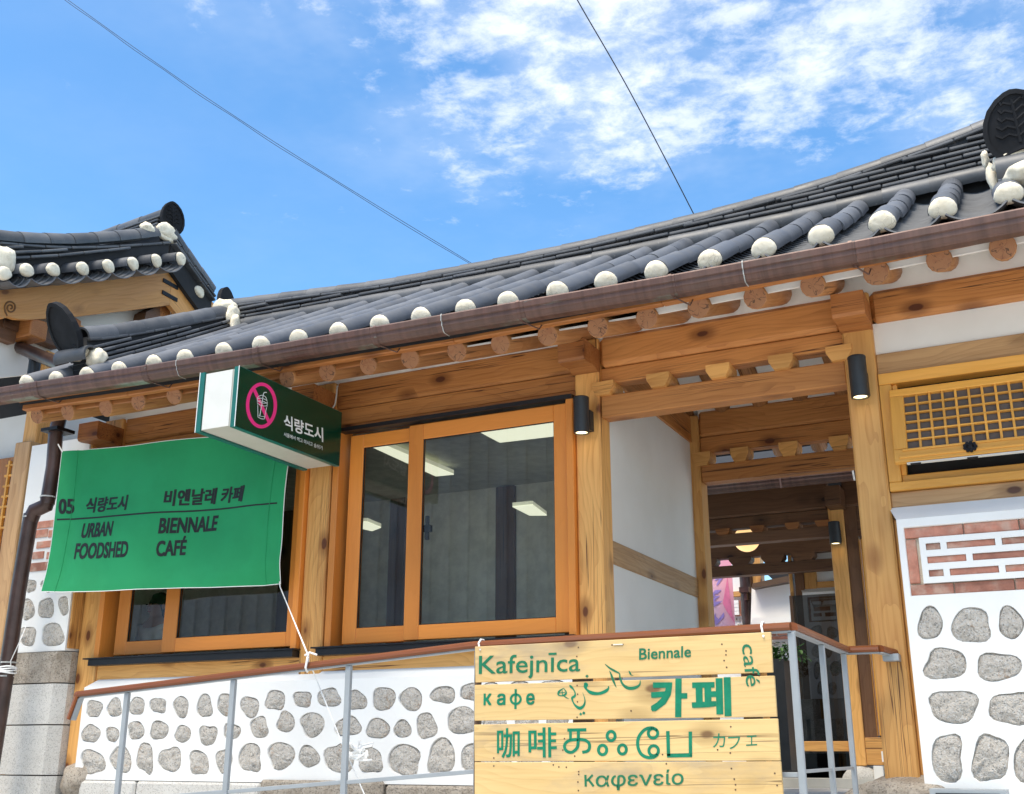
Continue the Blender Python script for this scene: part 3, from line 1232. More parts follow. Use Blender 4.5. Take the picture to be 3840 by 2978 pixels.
# back slope rafters seen through the passage bay
xb = Vector((0, -1, RS)).normalized()
for x in RAFT:
    if -2.9 < x < -.7:
        yv = Vector((1, 0, 0))
        put('rafter', raft_me, cafe, frame_mat(Vector((x, 2 * RY - 6.25, rz(x, 6.25))), xb, yv, xb.cross(yv)))
b = MB()
for sgn in (1, -1):
    for x0, x1 in zip(xs, xs[1:]):
        q = []
        for (x, y) in ((x0, 6.285), (x1, 6.285), (x1, RY), (x0, RY)):
            q.append((x, y if sgn > 0 else 2 * RY - y, rz(x, y) + .012))
        b.prism(q, (0, 0, .012))
b.build('soffit_plaster', M['hanji_plaster'], cafe)
b = MB()
b.box((-7.6, FY + .04, 4.44), (2.9, FY + .10, 4.70))
for x0, x1 in ((-2.2, -2.0), (-2.0, -.8), (-.8, .3), (.3, .95), (.95, 2.95)):
    b.prism([(x0, 6.287, rz(x0, 6.285) + .008), (x1, 6.287, rz(x1, 6.285) + .008), (x1, 6.262, rz(x1, 6.285) + .17), (x0, 6.262, rz(x0, 6.285) + .17)], (0, .012, 0))
b.box((-2.7, 9.23, 4.44), (-1.06, 9.29, 4.70))
b.build('rafter_infill', M['hanji_plaster'], cafe)
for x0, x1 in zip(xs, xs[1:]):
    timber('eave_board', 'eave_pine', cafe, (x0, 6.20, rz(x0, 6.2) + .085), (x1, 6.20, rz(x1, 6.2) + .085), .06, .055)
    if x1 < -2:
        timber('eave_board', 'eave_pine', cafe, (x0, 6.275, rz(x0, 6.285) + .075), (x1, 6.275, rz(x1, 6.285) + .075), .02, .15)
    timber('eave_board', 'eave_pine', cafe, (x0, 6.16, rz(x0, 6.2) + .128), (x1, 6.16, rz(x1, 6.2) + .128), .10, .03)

# ------------------------------------------------------------------ gutter
GT = [(-8.7, 4.53), (-7.73, 4.508), (-6.2, 4.45), (-5.434, 4.425), (-4.465, 4.408), (-2.782, 4.383), (-1.89, 4.365), (-.781, 4.358), (.106, 4.363), (3.0, 4.40)]
gprof = [(.0, .0), (-.006, -.010), (-.003, -.046), (.008, -.052), (.010, -.078), (.020, -.084), (.032, -.104), (.048, -.114), (.112, -.114), (.150, -.02), (.143, -.02), (.106, -.107), (.05, -.107), (.012, -.05), (.006, -.004)]
gx = [-8.7, -7.36, -6.15, -5.07, -4.04, -2.86, -1.84, -.774, .3, 1.6, 3.0]
for i, (x0, x1) in enumerate(zip(gx, gx[1:])):
    b = MB()
    a = [(x0 + .001, 5.95 + y, lerp(GT, x0) + zz) for y, zz in gprof]
    c = [(x1 - .001, 5.95 + y, lerp(GT, x1) + zz) for y, zz in gprof]
    n = len(a)
    b.add(a + c, [(k, (k + 1) % n, n + (k + 1) % n, n + k) for k in range(n)] + [tuple(range(n))[::-1], tuple(range(n, 2 * n))])
    if i == 0:
        gut = b.build('gutter', M['copper_gutter'], cafe, origin=((x0 + x1) / 2, 5.95, (lerp(GT, x0) + lerp(GT, x1)) / 2))
    else:
        b.build('gutter_length', M['copper_gutter'], gut, origin=((x0 + x1) / 2, 5.95, (lerp(GT, x0) + lerp(GT, x1)) / 2))


def strap(x, wd, mat, name, off=.004, hook=True):
    b = MB()
    zt = lerp(GT, x)
    o_ = [(y - off if k < 8 else y, zz - (off if 5 < k < 9 else 0) + (off if k == 0 else 0)) for k, (y, zz) in enumerate(gprof[:9])]
    L = [(x - wd / 2, 5.95 + y, zt + zz) for y, zz in o_]
    R = [(x + wd / 2, 5.95 + y, zt + zz) for y, zz in o_]
    n = len(L)
    b.add(L + R, [(k, k + 1, n + k + 1, n + k) for k in range(n - 1)])
    if hook:
        b.tube([(x, 6.02, zt - .118), (x + .03, 6.09, zt - .128), (x + .06, 6.15, zt - .135), (x + .07, 6.18, zt - .09)], .005, 6)
    return b.build(name, M[mat], gut)


for x in (-7.30, -6.10, -5.02, -4.0, -2.90, -1.87, -.80):
    strap(x, .022, 'copper_gutter', 'gutter_bracket')
for x in (-5.79, -3.47, -1.42):
    strap(x, .007, 'sealant', 'gutter_seam', .004, False)

# ------------------------------------------------------------------ posts, beams
PX = [(-7.61, -7.385), (-5.282, -5.072), (-2.955, -2.765), (-1.053, -.86)]
for a, c in PX:
    bar('post', 'pine', cafe, a, c, FY, FY + .20, 1.40, 4.47, .012)
    # beam end projecting over the post head
    xm, hw_ = (a + c) / 2, (c - a) / 2 + .004
    zt_, zm_, zb_ = atY((3190, 1094), 6.72).z, atY((3190, 1182), 6.72).z, atY((3220, 1238), 6.98).z
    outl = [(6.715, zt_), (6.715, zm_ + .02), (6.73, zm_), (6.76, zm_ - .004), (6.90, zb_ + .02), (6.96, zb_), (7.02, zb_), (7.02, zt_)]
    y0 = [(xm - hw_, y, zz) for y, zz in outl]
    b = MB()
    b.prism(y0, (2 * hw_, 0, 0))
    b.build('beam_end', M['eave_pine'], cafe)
for (xa, xb_) in ((PX[0][1], PX[1][0]), (PX[1][1], PX[2][0])):
    bar('purlin', 'purlin_pine', cafe, xa, xb_, FY + .03, FY + .21, 4.245, 4.475, .016)
    bar('head_beam', 'purlin_pine', cafe, xa, xb_, FY + .045, FY + .19, 4.105, 4.241, .006)
    bar('window_head', 'eave_pine', cafe, xa, xb_, FY + .035, FY + .16, 4.052, 4.102, .004)
# passage bay
xa, xb_ = PX[2][1], PX[3][0]
bar('purlin', 'purlin_pine', cafe, xa, xb_, FY + .01, FY + .21, 4.245, 4.475, .03)
bar('head_beam', 'purlin_pine', cafe, xa, xb_, FY + .05, FY + .17, 4.122, 4.241, .006)
bar('lintel', 'purlin_pine', cafe, xa, xb_, FY + .03, FY + .17, 3.866, 4.030, .008)


def bearing_block(parent, xm, y0, y1, z0, z1, wt, wb, mat='pine'):
    b = MB()
    b.prism([(xm - wt / 2, y0, z1), (xm + wt / 2, y0, z1), (xm + wt / 2, y0, z1 - (z1 - z0) * .42), (xm + wb / 2, y0, z0), (xm - wb / 2, y0, z0), (xm - wt / 2, y0, z1 - (z1 - z0) * .42)], (0, y1 - y0, 0))
    return b.build('bearing_block', M[mat], parent)


for xm in (-2.735, -2.32, -1.89, -1.46, -1.08):
    bearing_block(cafe, xm, FY - .012, FY + .19, 4.024, 4.124, .165, .10)
# bay right of the passage
bar('purlin', 'purlin_pine', cafe, PX[3][1], 2.9, FY + .01, FY + .21, 4.255, 4.475, .03)
zb2 = atY(z('R', 1455, 440), FY + .05).z
zb2b = atY(z('R', 1460, 547), FY + .05).z
bar('head_beam', 'old_pine', cafe, PX[3][1], 2.9, FY + .04, FY + .2, zb2b, zb2, .006)
b = MB()
b.box((PX[3][1], FY + .06, zb2), (2.9, FY + .12, 4.258))
b.build('plaster_panel', M['hanji_plaster'], cafe)
zb3 = atY(z('R', 1530, 1130), FY + .04).z
zb3b = atY(z('R', 1535, 1238), FY + .04).z - .03
bar('mid_beam', 'old_pine', cafe, PX[3][1], 2.9, FY + .03, FY + .2, zb3b, zb3, .006)
# trim beside the post down the wall edge
bar('wall_trim', 'pine', cafe, PX[3][1] + .001, PX[3][1] + .045, FY + .05, FY + .18, 1.40, zb3b - .002, .004)

# ------------------------------------------------------------------ vent window, sash tipped out at the foot
vent = empty('vent_window', (0, FY, 3.5), parent=cafe)
fz1, fz0 = zb2b - .002, zb3 + .002
fx0 = PX[3][1] + .004
fx1 = .52
bar('frame_rail', 'vent_wood', vent, fx0, atY(z('J', 100, 478), FY - .005).x + .94, FY + .0, FY + .12, fz1 - .075, fz1, .004)
bar('frame_rail', 'vent_wood', vent, fx0, atY(z('J', 100, 478), FY - .005).x + .94, FY + .0, FY + .12, fz0, fz0 + .055, .004)
bar('frame_stile', 'vent_wood', vent, fx0, fx0 + .075, FY + .002, FY + .118, fz0 + .056, fz1 - .076, .004)
RVX = sxr = atY(z('J', 100, 478), FY - .005).x + .845 + .02
b = MB()
b.box((RVX + .08, FY + .05, fz0 + .002), (2.9, FY + .10, fz1 - .002))
b.build('plaster_panel', M['hanji_plaster'], vent)
bar('frame_stile', 'vent_wood', vent, RVX, RVX + .075, FY + .002, FY + .118, fz0 + .056, fz1 - .076, .004)
bar('inner_rail', 'vent_wood', vent, fx0 + .076, RVX, FY + .03, FY + .11, fz0 + .056, fz0 + .10, .003)
bar('inner_stile', 'vent_wood', vent, fx0 + .076, fx0 + .105, FY + .03, FY + .11, fz0 + .101, fz1 - .077, .003)
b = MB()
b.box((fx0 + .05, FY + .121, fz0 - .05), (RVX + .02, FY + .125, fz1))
b.build('vent_dark', M['dark_room'], vent)  # dark sheet in place of the unlit room behind the vent
# sash plane: hinge line at the top, foot pushed out
TLs = atY(z('J', 100, 478), FY - .005)
hingez = TLs.z
sx0 = TLs.x
foot = atY(z('J', 105, 1250), FY - .13)
sv = Vector((0, foot.y - TLs.y, foot.z - TLs.z))
SH = sv.length
sv.normalize()
sx = Vector((1, 0, 0))
sn = sv.cross(sx)          # outwards
if sn.y > 0:
    sn = -sn
SWID = .845


def sash_pt(a, c, d=0):
    return Vector((sx0, TLs.y, hingez)) + sx * a + sv * c + sn * d


def sash_bar(name, a0, c0, a1, c1, wd, th, d, mat='vent_wood', bev=.004):
    p, q = sash_pt(a0, c0, d), sash_pt(a1, c1, d)
    return timber(name, mat, vent, p, q, wd, th, sn, bev)


stw = .082
stt, stb = .050, .088
sash_bar('sash_rail', 0, stt / 2, SWID, stt / 2, stt, .040, 0)
sash_bar('sash_rail', 0, SH - stb / 2, SWID, SH - stb / 2, stb, .040, 0)
sash_bar('sash_stile', stw / 2, stt + .001, stw / 2, SH - stb - .001, stw, .040, .0)
sash_bar('sash_stile', SWID - stw / 2, stt + .001, SWID - stw / 2, SH - stb - .001, stw, .040, .0)
sash_bar('sash_moulding', .05, SH - stb + .012, SWID - .05, SH - stb + .012, .014, .010, .024)
sash_bar('sash_moulding', .03, SH - .030, SWID - .03, SH - .030, .016, .010, .023)
ix0, ix1, ic0, ic1 = stw, SWID - stw, stt, SH - stb
for i in range(1, 9):
    a = ix0 + (ix1 - ix0) * i / 9
    sash_bar('lattice_bar', a, ic0, a, ic1, .0145, .018, .002, bev=.0015)
for i in range(1, 6):
    c = ic0 + (ic1 - ic0) * i / 6
    sash_bar('lattice_bar', ix0, c, ix1, c, .0095, .021, .002, bev=.0015)
b = MB()
b.add([sash_pt(ix0, ic0, -.012), sash_pt(ix1, ic0, -.012), sash_pt(ix1, ic1, -.012), sash_pt(ix0, ic1, -.012)], [(0, 1, 2, 3)])
simple('lattice_mesh', (.13, .105, .09), .7)
b.build('mesh_backing', M['lattice_mesh'], vent)
b = MB()
kc = .435
for i in range(9):
    a = 2 * PI * i / 9
    p = sash_pt(kc + .030 * math.cos(a), SH - .048 + .026 * math.sin(a), .022)
    b.tube([p, p + sn * .012], .011, 8)
b.tube([sash_pt(kc, SH - .048, .02), sash_pt(kc, SH - .048, .04)], [.028, .012], 14)
b.build('latch_rose', M['knot_iron'], vent)
b = MB()
q = [sash_pt(.07, SH + .003, .010), sash_pt(SWID - .06, SH + .003, .010), sash_pt(SWID - .06, SH + .003, -.012), sash_pt(.07, SH + .003, -.012)]
b.prism(q, sv * .006)
b.build('stay_plate', M['sign_white'], vent)
for a in (.12, .44, .78):
    b = MB()
    p = sash_pt(a, SH + .01, 0)
    b.tube([p - sx * .03, p + sx * .03], .008, 6)
    b.build('stay_catch', M['knot_iron'], vent)

# ------------------------------------------------------------------ plastered walls set with stones and brick
def stone_outline(cx, cy, hx, hy, seed, n=22, e=2.5):
    r = random.Random(seed)
    ph = [r.uniform(0, 6.28) for _ in range(4)]
    am = [r.uniform(.03, .08), r.uniform(.04, .10), r.uniform(.02, .055), r.uniform(.012, .03)]
    rot = r.uniform(-.18, .18)
    o = []
    for i in range(n):
        a = 2 * PI * i / n
        c, s = math.cos(a), math.sin(a)
        k = (abs(c) ** e + abs(s) ** e) ** (-1 / e)
        k *= 1 + sum(m * math.cos((j + 2) * a + p) for j, (m, p) in enumerate(zip(am, ph)))
        x, y = k * c, k * s
        o.append((cx + hx * (x * math.cos(rot) - y * math.sin(rot)), cy + hy * (x * math.sin(rot) + y * math.cos(rot))))
    return o


def set_stone(parent, poly, Y, seed, bulge=.012, name='field_stone'):
    """stone seen through its hole in the plaster; poly = [(X, Z)]"""
    cx = sum(p[0] for p in poly) / len(poly)
    cz = sum(p[1] for p in poly) / len(poly)
    n = len(poly)
    vs_, fs = [], []
    rings_ = [(1.03, .045), (.97, .017), (.84, .002), (.6, -.006), (.33, -bulge * .8)]
    for k, (s, dy) in enumerate(rings_):
        for i, (x, zz) in enumerate(poly):
            px_, pz_ = (x - cx) * s, (zz - cz) * s
            nn = mnoise.noise(Vector((px_ * 14 + seed * 7.7, pz_ * 14, seed * 1.3)))
            n2 = mnoise.noise(Vector((px_ * 40 + seed * 3.7, pz_ * 40, seed)))
            vs_.append((px_, dy + (nn * .020 + n2 * .012) * (1 if k else .2), pz_))
    for k in range(len(rings_) - 1):
        for i in range(n):
            fs.append((k * n + i, k * n + (i + 1) % n, (k + 1) * n + (i + 1) % n, (k + 1) * n + i))
    vs_.append((0, -bulge, 0))
    last = (len(rings_) - 1) * n
    fs += [(last + i, last + (i + 1) % n, len(vs_) - 1) for i in range(n)]
    me = mesh_from('stone', vs_, fs, M['field_stone'], False)
    bm = bmesh.new()
    bm.from_mesh(me)
    bmesh.ops.recalc_face_normals(bm, faces=bm.faces)
    bm.to_mesh(me)
    bm.free()
    if me.polygons[0].normal.y > .5:
        me.flip_normals()
    me.polygons.foreach_set('use_smooth', [False] * len(me.polygons))
    return put(name, me, parent, Matrix.Translation((cx, Y, cz)))


def holed_wall(name, outer, holes, Y, back, mat, parent, lip=.03, bevel=.008):
    """front sheet at Y with holes, rims going in, closed sides back to `back`; outer/holes = [(X, Z)]"""
    bm = bmesh.new()
    edges = []

    def loop(pts, y):
        v = [bm.verts.new((x, y, zz)) for x, zz in pts]
        e = [bm.edges.new((v[i], v[(i + 1) % len(v)])) for i in range(len(v))]
        return v, e
    ov, oe = loop(outer, Y)
    edges += oe
    hv = []
    for h in holes:
        v, e = loop(h, Y)
        hv.append((h, v))
        edges += e
    bmesh.ops.triangle_fill(bm, use_beauty=True, use_dissolve=False, edges=edges)
    for h, v in hv:
        cx = sum(p[0] for p in h) / len(h)
        cz = sum(p[1] for p in h) / len(h)
        n8 = len(h) > 8
        mid = [bm.verts.new((cx + (x - cx) * (.975 if n8 else .995), Y + bevel, cz + (zz - cz) * (.975 if n8 else .985))) for x, zz in h]
        inn = [bm.verts.new((cx + (x - cx) * (.955 if n8 else .993), Y + lip, cz + (zz - cz) * (.955 if n8 else .98))) for x, zz in h]
        n = len(v)
        for i in range(n):
            bm.faces.new((v[i], v[(i + 1) % n], mid[(i + 1) % n], mid[i]))
            bm.faces.new((mid[i], mid[(i + 1) % n], inn[(i + 1) % n], inn[i]))
    bk = [bm.verts.new((x, back, zz)) for x, zz in outer]
    n = len(ov)
    for i in range(n):
        bm.faces.new((ov[i], ov[(i + 1) % n], bk[(i + 1) % n], bk[i]))
    bm.faces.new(bk)
    bmesh.ops.recalc_face_normals(bm, faces=bm.faces)
    c = Vector((sum(p[0] for p in outer) / len(outer), Y, sum(p[1] for p in outer) / len(outer)))
    bmesh.ops.translate(bm, verts=bm.verts, vec=-c)
    me = bpy.data.meshes.new(name)
    bm.to_mesh(me)
    bm.free()
    me.materials.append(M[mat])
    return put(name, me, parent, Matrix.Translation(c))


WY = 6.94
boxes = []
for k, bb in (('B', [(543, 715, 643, 823), (673, 708, 770, 818), (812, 697, 910, 810), (943, 700, 1047, 796), (1093, 692, 1188, 823), (1237, 685, 1340, 822),
                     (1368, 675, 1462, 808), (1515, 693, 1632, 820), (1673, 652, 1795, 780), (1848, 658, 1963, 760),
                     (517, 868, 626, 985), (665, 885, 752, 975), (803, 852, 910, 960), (943, 848, 1060, 962), (1098, 878, 1203, 980), (1256, 870, 1363, 1003),
                     (1408, 858, 1510, 963), (1577, 822, 1690, 952), (1748, 787, 1852, 922),
                     (508, 1030, 657, 1180), (692, 1012, 830, 1167), (863, 987, 967, 1178), (1003, 1010, 1140, 1170), (1190, 1035, 1315, 1185), (1360, 1022, 1462, 1170),
                     (1502, 992, 1647, 1167), (1692, 977, 1848, 1152), (1882, 1003, 2007, 1140)]),
              ('G', [(122, 530, 368, 738), (440, 556, 652, 774), (722, 516, 968, 776), (1020, 530, 1272, 772), (1372, 504, 1628, 700), (1684, 480, 1900, 662),
                     (-70, 800, 192, 1058), (312, 846, 594, 1060), (660, 860, 902, 1090), (955, 886, 1150, 1074), (1208, 800, 1422, 1092), (1548, 740, 1900, 1040),
                     (205, 1130, 522, 1466), (575, 1188, 832, 1466), (888, 1158, 1256, 1484), (1332, 1088, 1624, 1482), (1688, 1150, 1960, 1450)]),
              ('O', [(-30, 330, 330, 700)] * 0)):
    for x0, y0, x1, y1 in bb:
        boxes.append((z(k, x0, y0), z(k, x1, y1)))
# the wall runs on behind the hanging board up to the post
for i in range(3):
    for j, (ya, yb) in enumerate(((2560, 2630), (2665, 2760), (2795, 2900))):
        boxes.append(((1795 + i * 118 + j * 14, ya - i * 6), (1880 + i * 118 + j * 16, yb - i * 6)))


def box_to_hole(bx, Y, seed, grow=1.0):
    (xa, ya), (xb_, yb) = bx
    ol = stone_outline((xa + xb_) / 2, (ya + yb) / 2, (xb_ - xa) / 2 * grow, (yb - ya) / 2 * grow, seed)
    pts = [atY(p, Y) for p in ol]
    return [(p.x, p.z) for p in pts]


holes = [box_to_hole(bx, WY, i * 1.31 + 4, 1.03) for i, bx in enumerate(boxes)]
wl0 = atY(z('B', 523, 705), WY).x
zt_l = atY(z('B', 1480, 605), WY).z
zb_l = atY(z('B', 900, 1222), WY).z
outer = [(wl0, zb_l), (-2.96, zb_l), (-2.96, zt_l), (wl0, zt_l)]
base_wall = holed_wall('stone_panel_wall', outer, holes, WY, FY + .15, 'white_plaster', cafe)
for i, h in enumerate(holes):
    set_stone(base_wall, h, WY, i + 1)
b = MB()
b.prism([(wl0, WY, zt_l), (-2.96, WY, zt_l), (-2.96, FY + .03, zt_l + .075), (wl0 + .08, FY + .03, zt_l + .075)], (0, .02, 0))
b.build('wall_coping', M['white_plaster'], base_wall)
# sills below the windows
zs0, zs1 = zt_l + .03, atY(z('A', 1200, 1612), FY + .02).z
bar('sill_beam', 'pine', cafe, PX[0][1], PX[1][0], FY + .02, FY + .2, zs0, zs1, .006)
bar('sill_beam', 'pine', cafe, PX[1][1], PX[2][0], FY + .02, FY + .2, zs0, zs1 + .0, .006)
# ground-course stones under the wall
xs_f = [-7.35, atY(z('B', 860, 1250), WY).x, atY(z('B', 1650, 1250), WY).x, -4.42, -3.6, -2.9]
for i, (a, c) in enumerate(zip(xs_f, xs_f[1:])):
    o = put('foundation_stone', box_mesh(c - a - .012, .30, .32, .018, M['cut_granite' if i < 2 else 'rough_granite']), cafe, Matrix.Translation(((a + c) / 2, WY + .13 - (.02 if i == 2 else 0), zb_l - .165 + (.025 if i == 2 else 0))))
# boulders under the posts
for x, zz, r, sd in ((-7.42, 1.37, (.19, .16, .16), 3), (-.93, 1.36, (.34, .20, .11), 5), (-2.86, 1.33, (.2, .17, .12), 9)):
    put('base_stone', blob_mesh('base_stone', r[0], r[1], r[2], 'rough_granite', sd, .10, 3, 1.6), cafe, Matrix.Translation((x, FY + .04, zz)))

# right-hand wall: brick grille over stones
GY = 6.90
rw_x0 = atY(z('E', 612, 345), GY).x
ztop = atY(z('I', 205, 560), GY).z
rboxes = [(z('E', a, c), z('E', d, e)) for a, c, d, e in ((715, 770, 842, 922), (885, 772, 1083, 942), (1120, 763, 1240, 922), (752, 968, 955, 1128), (1010, 990, 1226, 1132),
                                                     (772, 1178, 1022, 1338), (1075, 1185, 1300, 1350), (785, 1400, 946, 1632), (988, 1398, 1168, 1636), (1195, 1395, 1400, 1640),
                                                     (1290, 765, 1450, 925), (1270, 985, 1470, 1135), (1350, 1180, 1530, 1350))]
for k_ in range(4):
    for j_ in range(4):
        xq, yq = 4135 + 165 * k_ + 20 * (j_ % 2), 2330 + 160 * j_ - 18 * k_
        rboxes.append(((xq - 62, yq - 55), (xq + 60, yq + 52)))
rholes = [box_to_hole(bx, GY, i * 2.17 + 40, 1.02) for i, bx in enumerate(rboxes)]
# recess for the brick panel
bx0, bz1 = atY(z('I', 243, 645), GY).x, atY(z('I', 243, 645), GY).z
bz0 = atY(z('I', 340, 1372), GY).z
bx1 = .62
zfoot = 1.33
rwall = holed_wall('brick_stone_wall', [(rw_x0, zfoot), (2.9, zfoot), (2.9, ztop), (rw_x0, ztop)], rholes + [[(bx0, bz0), (bx1, bz0), (bx1, bz1), (bx0, bz1)]], GY, FY + .15, 'white_plaster', cafe, lip=.04)
for i, h in enumerate(rholes):
    set_stone(rwall, h, GY, i + 71)
b = MB()
b.prism([(rw_x0 - .0, GY, ztop), (2.9, GY, ztop), (2.9, FY + .03, ztop + .10), (rw_x0 - .05, FY + .03, ztop + .10)], (0, .02, 0))
b.build('wall_coping', M['white_plaster'], rwall)


def brick(parent, x0, x1, z0, z1, y):
    return put('brick', box_mesh(x1 - x0, .06, z1 - z0, .004, M['brick_clay']), parent, Matrix.Translation(((x0 + x1) / 2, y + .03, (z0 + z1) / 2)))


bh = .066
gx0 = bx0 + bh + .006
gz1, gz0 = bz1 - bh - .004, bz0 + bh + .004
# border courses
x = bx0 + .002
for ln in (.335, .30, .33, .32, .3):
    if x + .02 < bx1:
        brick(rwall, x, min(bx1, x + ln) - .006, bz1 - bh, bz1 - .004, GY + .014 + rnd.uniform(-.003, .003))
        x += ln
x = bx0 + .002
for ln in (.245, .325, .33, .32, .32):
    if x + .02 < bx1:
        brick(rwall, x, min(bx1, x + ln) - .006, bz0 + .004, bz0 + bh, GY + .014 + rnd.uniform(-.003, .003))
        x += ln
brick(rwall, bx0 + .003, bx0 + bh - .004, gz0 + .006, gz1 - .004, GY + .015)
# white grille standing proud with brick in its slots
rows_h = (gz1 - gz0)
bw = .034
pitch_z = (rows_h - bw) / 3
slots = []
sx_rows = ((.075, .10), (.29, .01), (.075, .10))
ux0, ux1 = gx0 + .010, bx1 - .02
for r in range(3):
    zt2 = gz1 - bw - r * pitch_z - .002
    zb_ = gz1 - (r + 1) * pitch_z + .002
    x = ux0 + bw
    first = (.082, .215, .082)[r]
    ln = first
    while x < ux1 - bw - .02:
        xe = min(x + ln, ux1 - bw)
        slots.append((x, xe, zb_, zt2))
        x = xe + bw
        ln = (.265, .325, .265)[r]
gr = holed_wall('plaster_grille', [(ux0, gz0), (ux1, gz0), (ux1, gz1), (ux0, gz1)], [[(a, c), (d, c), (d, e), (a, e)] for a, d, c, e in slots], GY - .002, GY + .05, 'white_plaster', rwall, lip=.012, bevel=.004)
for a, d, c, e in slots:
    brick(rwall, a + .001, d - .001, c + .001, e - .001, GY + .006 + rnd.uniform(0, .003))
b = MB()
b.box((bx0 - .01, GY + .039, bz0 - .01), (bx1 + .01, GY + .05, bz1 + .01))
b.build('mortar_bed', M['lime_mortar'], rwall)

# ------------------------------------------------------------------ glazed sliding windows
def sliding_window(xl, xr_, zb, zt, yb, panes, tag_handle=True):
    """outer frame with two sashes; panes = [(sash x0, x1, glass x0, x1, z0, z1, glass z0, z1, Y)]"""
    wn_ = empty('window', ((xl + xr_) / 2, FY, zb), parent=cafe)
    jw = .055
    bar('frame_jamb', 'sash_wood', wn_, xl, xl + jw, yb - .03, FY + .14, zb, zt, .004)
    bar('frame_jamb', 'sash_wood', wn_, xr_ - jw, xr_, yb - .03, FY + .14, zb, zt, .004)
    for (a, c, ga, gc, z0, z1, g0, g1, Y) in panes:
        bar('sash_stile', 'sash_wood', wn_, a, ga, Y, Y + .045, z0, z1, .004)
        bar('sash_stile', 'sash_wood', wn_, gc, c, Y, Y + .045, z0, z1, .004)
        bar('sash_rail', 'sash_wood', wn_, ga, gc, Y + .001, Y + .044, g1, z1, .004)
        bar('sash_rail', 'sash_wood', wn_, ga, gc, Y + .001, Y + .044, z0, g0, .004)
        b = MB()
        b.add([(ga - .004, Y + .026, g0 - .004), (gc + .004, Y + .026, g0 - .004), (gc + .004, Y + .026, g1 + .004), (ga - .004, Y + .026, g1 + .004)], [(0, 1, 2, 3)])
        b.build('glass_pane', M['window_glass'], wn_)
        b = MB()
        for q in ((ga, ga + .006, g0, g1), (gc - .006, gc, g0, g1)):
            b.box((q[0], Y + .012, q[2]), (q[1], Y + .022, q[3]))
        for q in ((ga, gc, g0, g0 + .006), (ga, gc, g1 - .006, g1)):
            b.box((q[0] + .006, Y + .012, q[2]), (q[1] - .006, Y + .022, q[3]))
        b.build('glazing_seal', M['track_black'], wn_)
    return wn_


YA, YB = FY + .035, FY - .012


def pc(x, y, Y=YB):
    return atY(z('C', x, y), Y)


zt_w = 4.018
gBl, gBr = pc(640, 800).x, pc(1490, 800).x
sBl, sBr = pc(548, 800).x, pc(1585, 800).x
gB1, gB0 = pc(1488, 132).z, pc(1495, 1380).z
sB1, sB0 = pc(1488, 30).z, pc(1495, 1480).z
gAl, gAr = pc(250, 900, YA).x, sBl + .02
sAl = pc(165, 900, YA).x
gA1, gA0 = pc(290, 300, YA).z, pc(217, 1450, YA).z
sA0 = pc(135, 1552, YA).z
sA1 = sB1 - .0
xjl, xjr = pc(72, 900).x, -2.957
win = sliding_window(xjl, xjr, sB0 - .03, 4.05, YB, [(sBl, sBr, gBl, gBr, sB0, sB1, gB0, gB1, YB), (sAl, sBl + .06, gAl, sBl - .0 + .03, sA0, sA1, gA0, gA1, YA)])
b = MB()
b.box((xjl + .0, FY - .06, zt_w), (xjr, FY + .03, 4.05))
b.build('head_track', M['track_black'], win)
b = MB()
b.box((xjl - .05, FY - .075, sB0 - .085), (xjr, FY + .02, sB0 - .035))
b.box((xjl - .09, FY - .085, sB0 - .033), (xjr, FY + .02, sB0 - .022))
b.build('sill_track', M['track_black'], win)
b = MB()
hz = pc(685, 800).z
hx = gBl + .02
b.box((hx - .012, YB + .05, hz - .09), (hx + .012, YB + .075, hz + .09))
b.box((hx - .028, YB + .05, hz - .03), (hx + .028, YB + .09, hz + .02))
b.build('window_latch', M['black_metal'], win)


def pa(x, y, Y=YB):
    return atY(z('A', x, y), Y)


lgBl, lgBr = pa(1118, 1350).x, pa(1808, 1350).x
lsBl, lsBr = pa(1030, 1400).x, pa(1880, 1400).x
lgB0, lsB0 = pa(1100, 1500).z, pa(1025, 1592).z
lgAl = pa(812, 1350, YA).x
lsAl = pa(735, 1400, YA).x
lgA0, lsA0 = pa(800, 1523, YA).z, pa(720, 1610, YA).z
xl2, xr2 = PX[0][1] + .002, PX[1][0] - .002
win2 = sliding_window(pa(640, 1400).x - .02, xr2, lsB0 - .03, 4.05, YB, [(lsBl, lsBr, lgBl, lgBr, lsB0, sB1, lgB0, gB1, YB), (lsAl, lsBl + .06, lgAl, lsBl + .03, lsA0, sB1, lgA0, gB1, YA)])
bar('frame_jamb', 'sash_wood', win2, xl2, pa(640, 1400).x - .022, FY + .0, FY + .16, lsB0 - .03, 4.05, .004)
b = MB()
b.box((xl2 + .0, FY - .06, zt_w), (xr2, FY + .03, 4.05))
b.build('head_track', M['track_black'], win2)
b = MB()
b.box((pa(610, 1480).x, FY - .075, lsB0 - .085), (xr2, FY + .02, lsB0 - .035))
b.box((pa(580, 1480).x, FY - .085, lsB0 - .033), (xr2 + .02, FY + .02, lsB0 - .022))
b.build('sill_track', M['track_black'], win2)

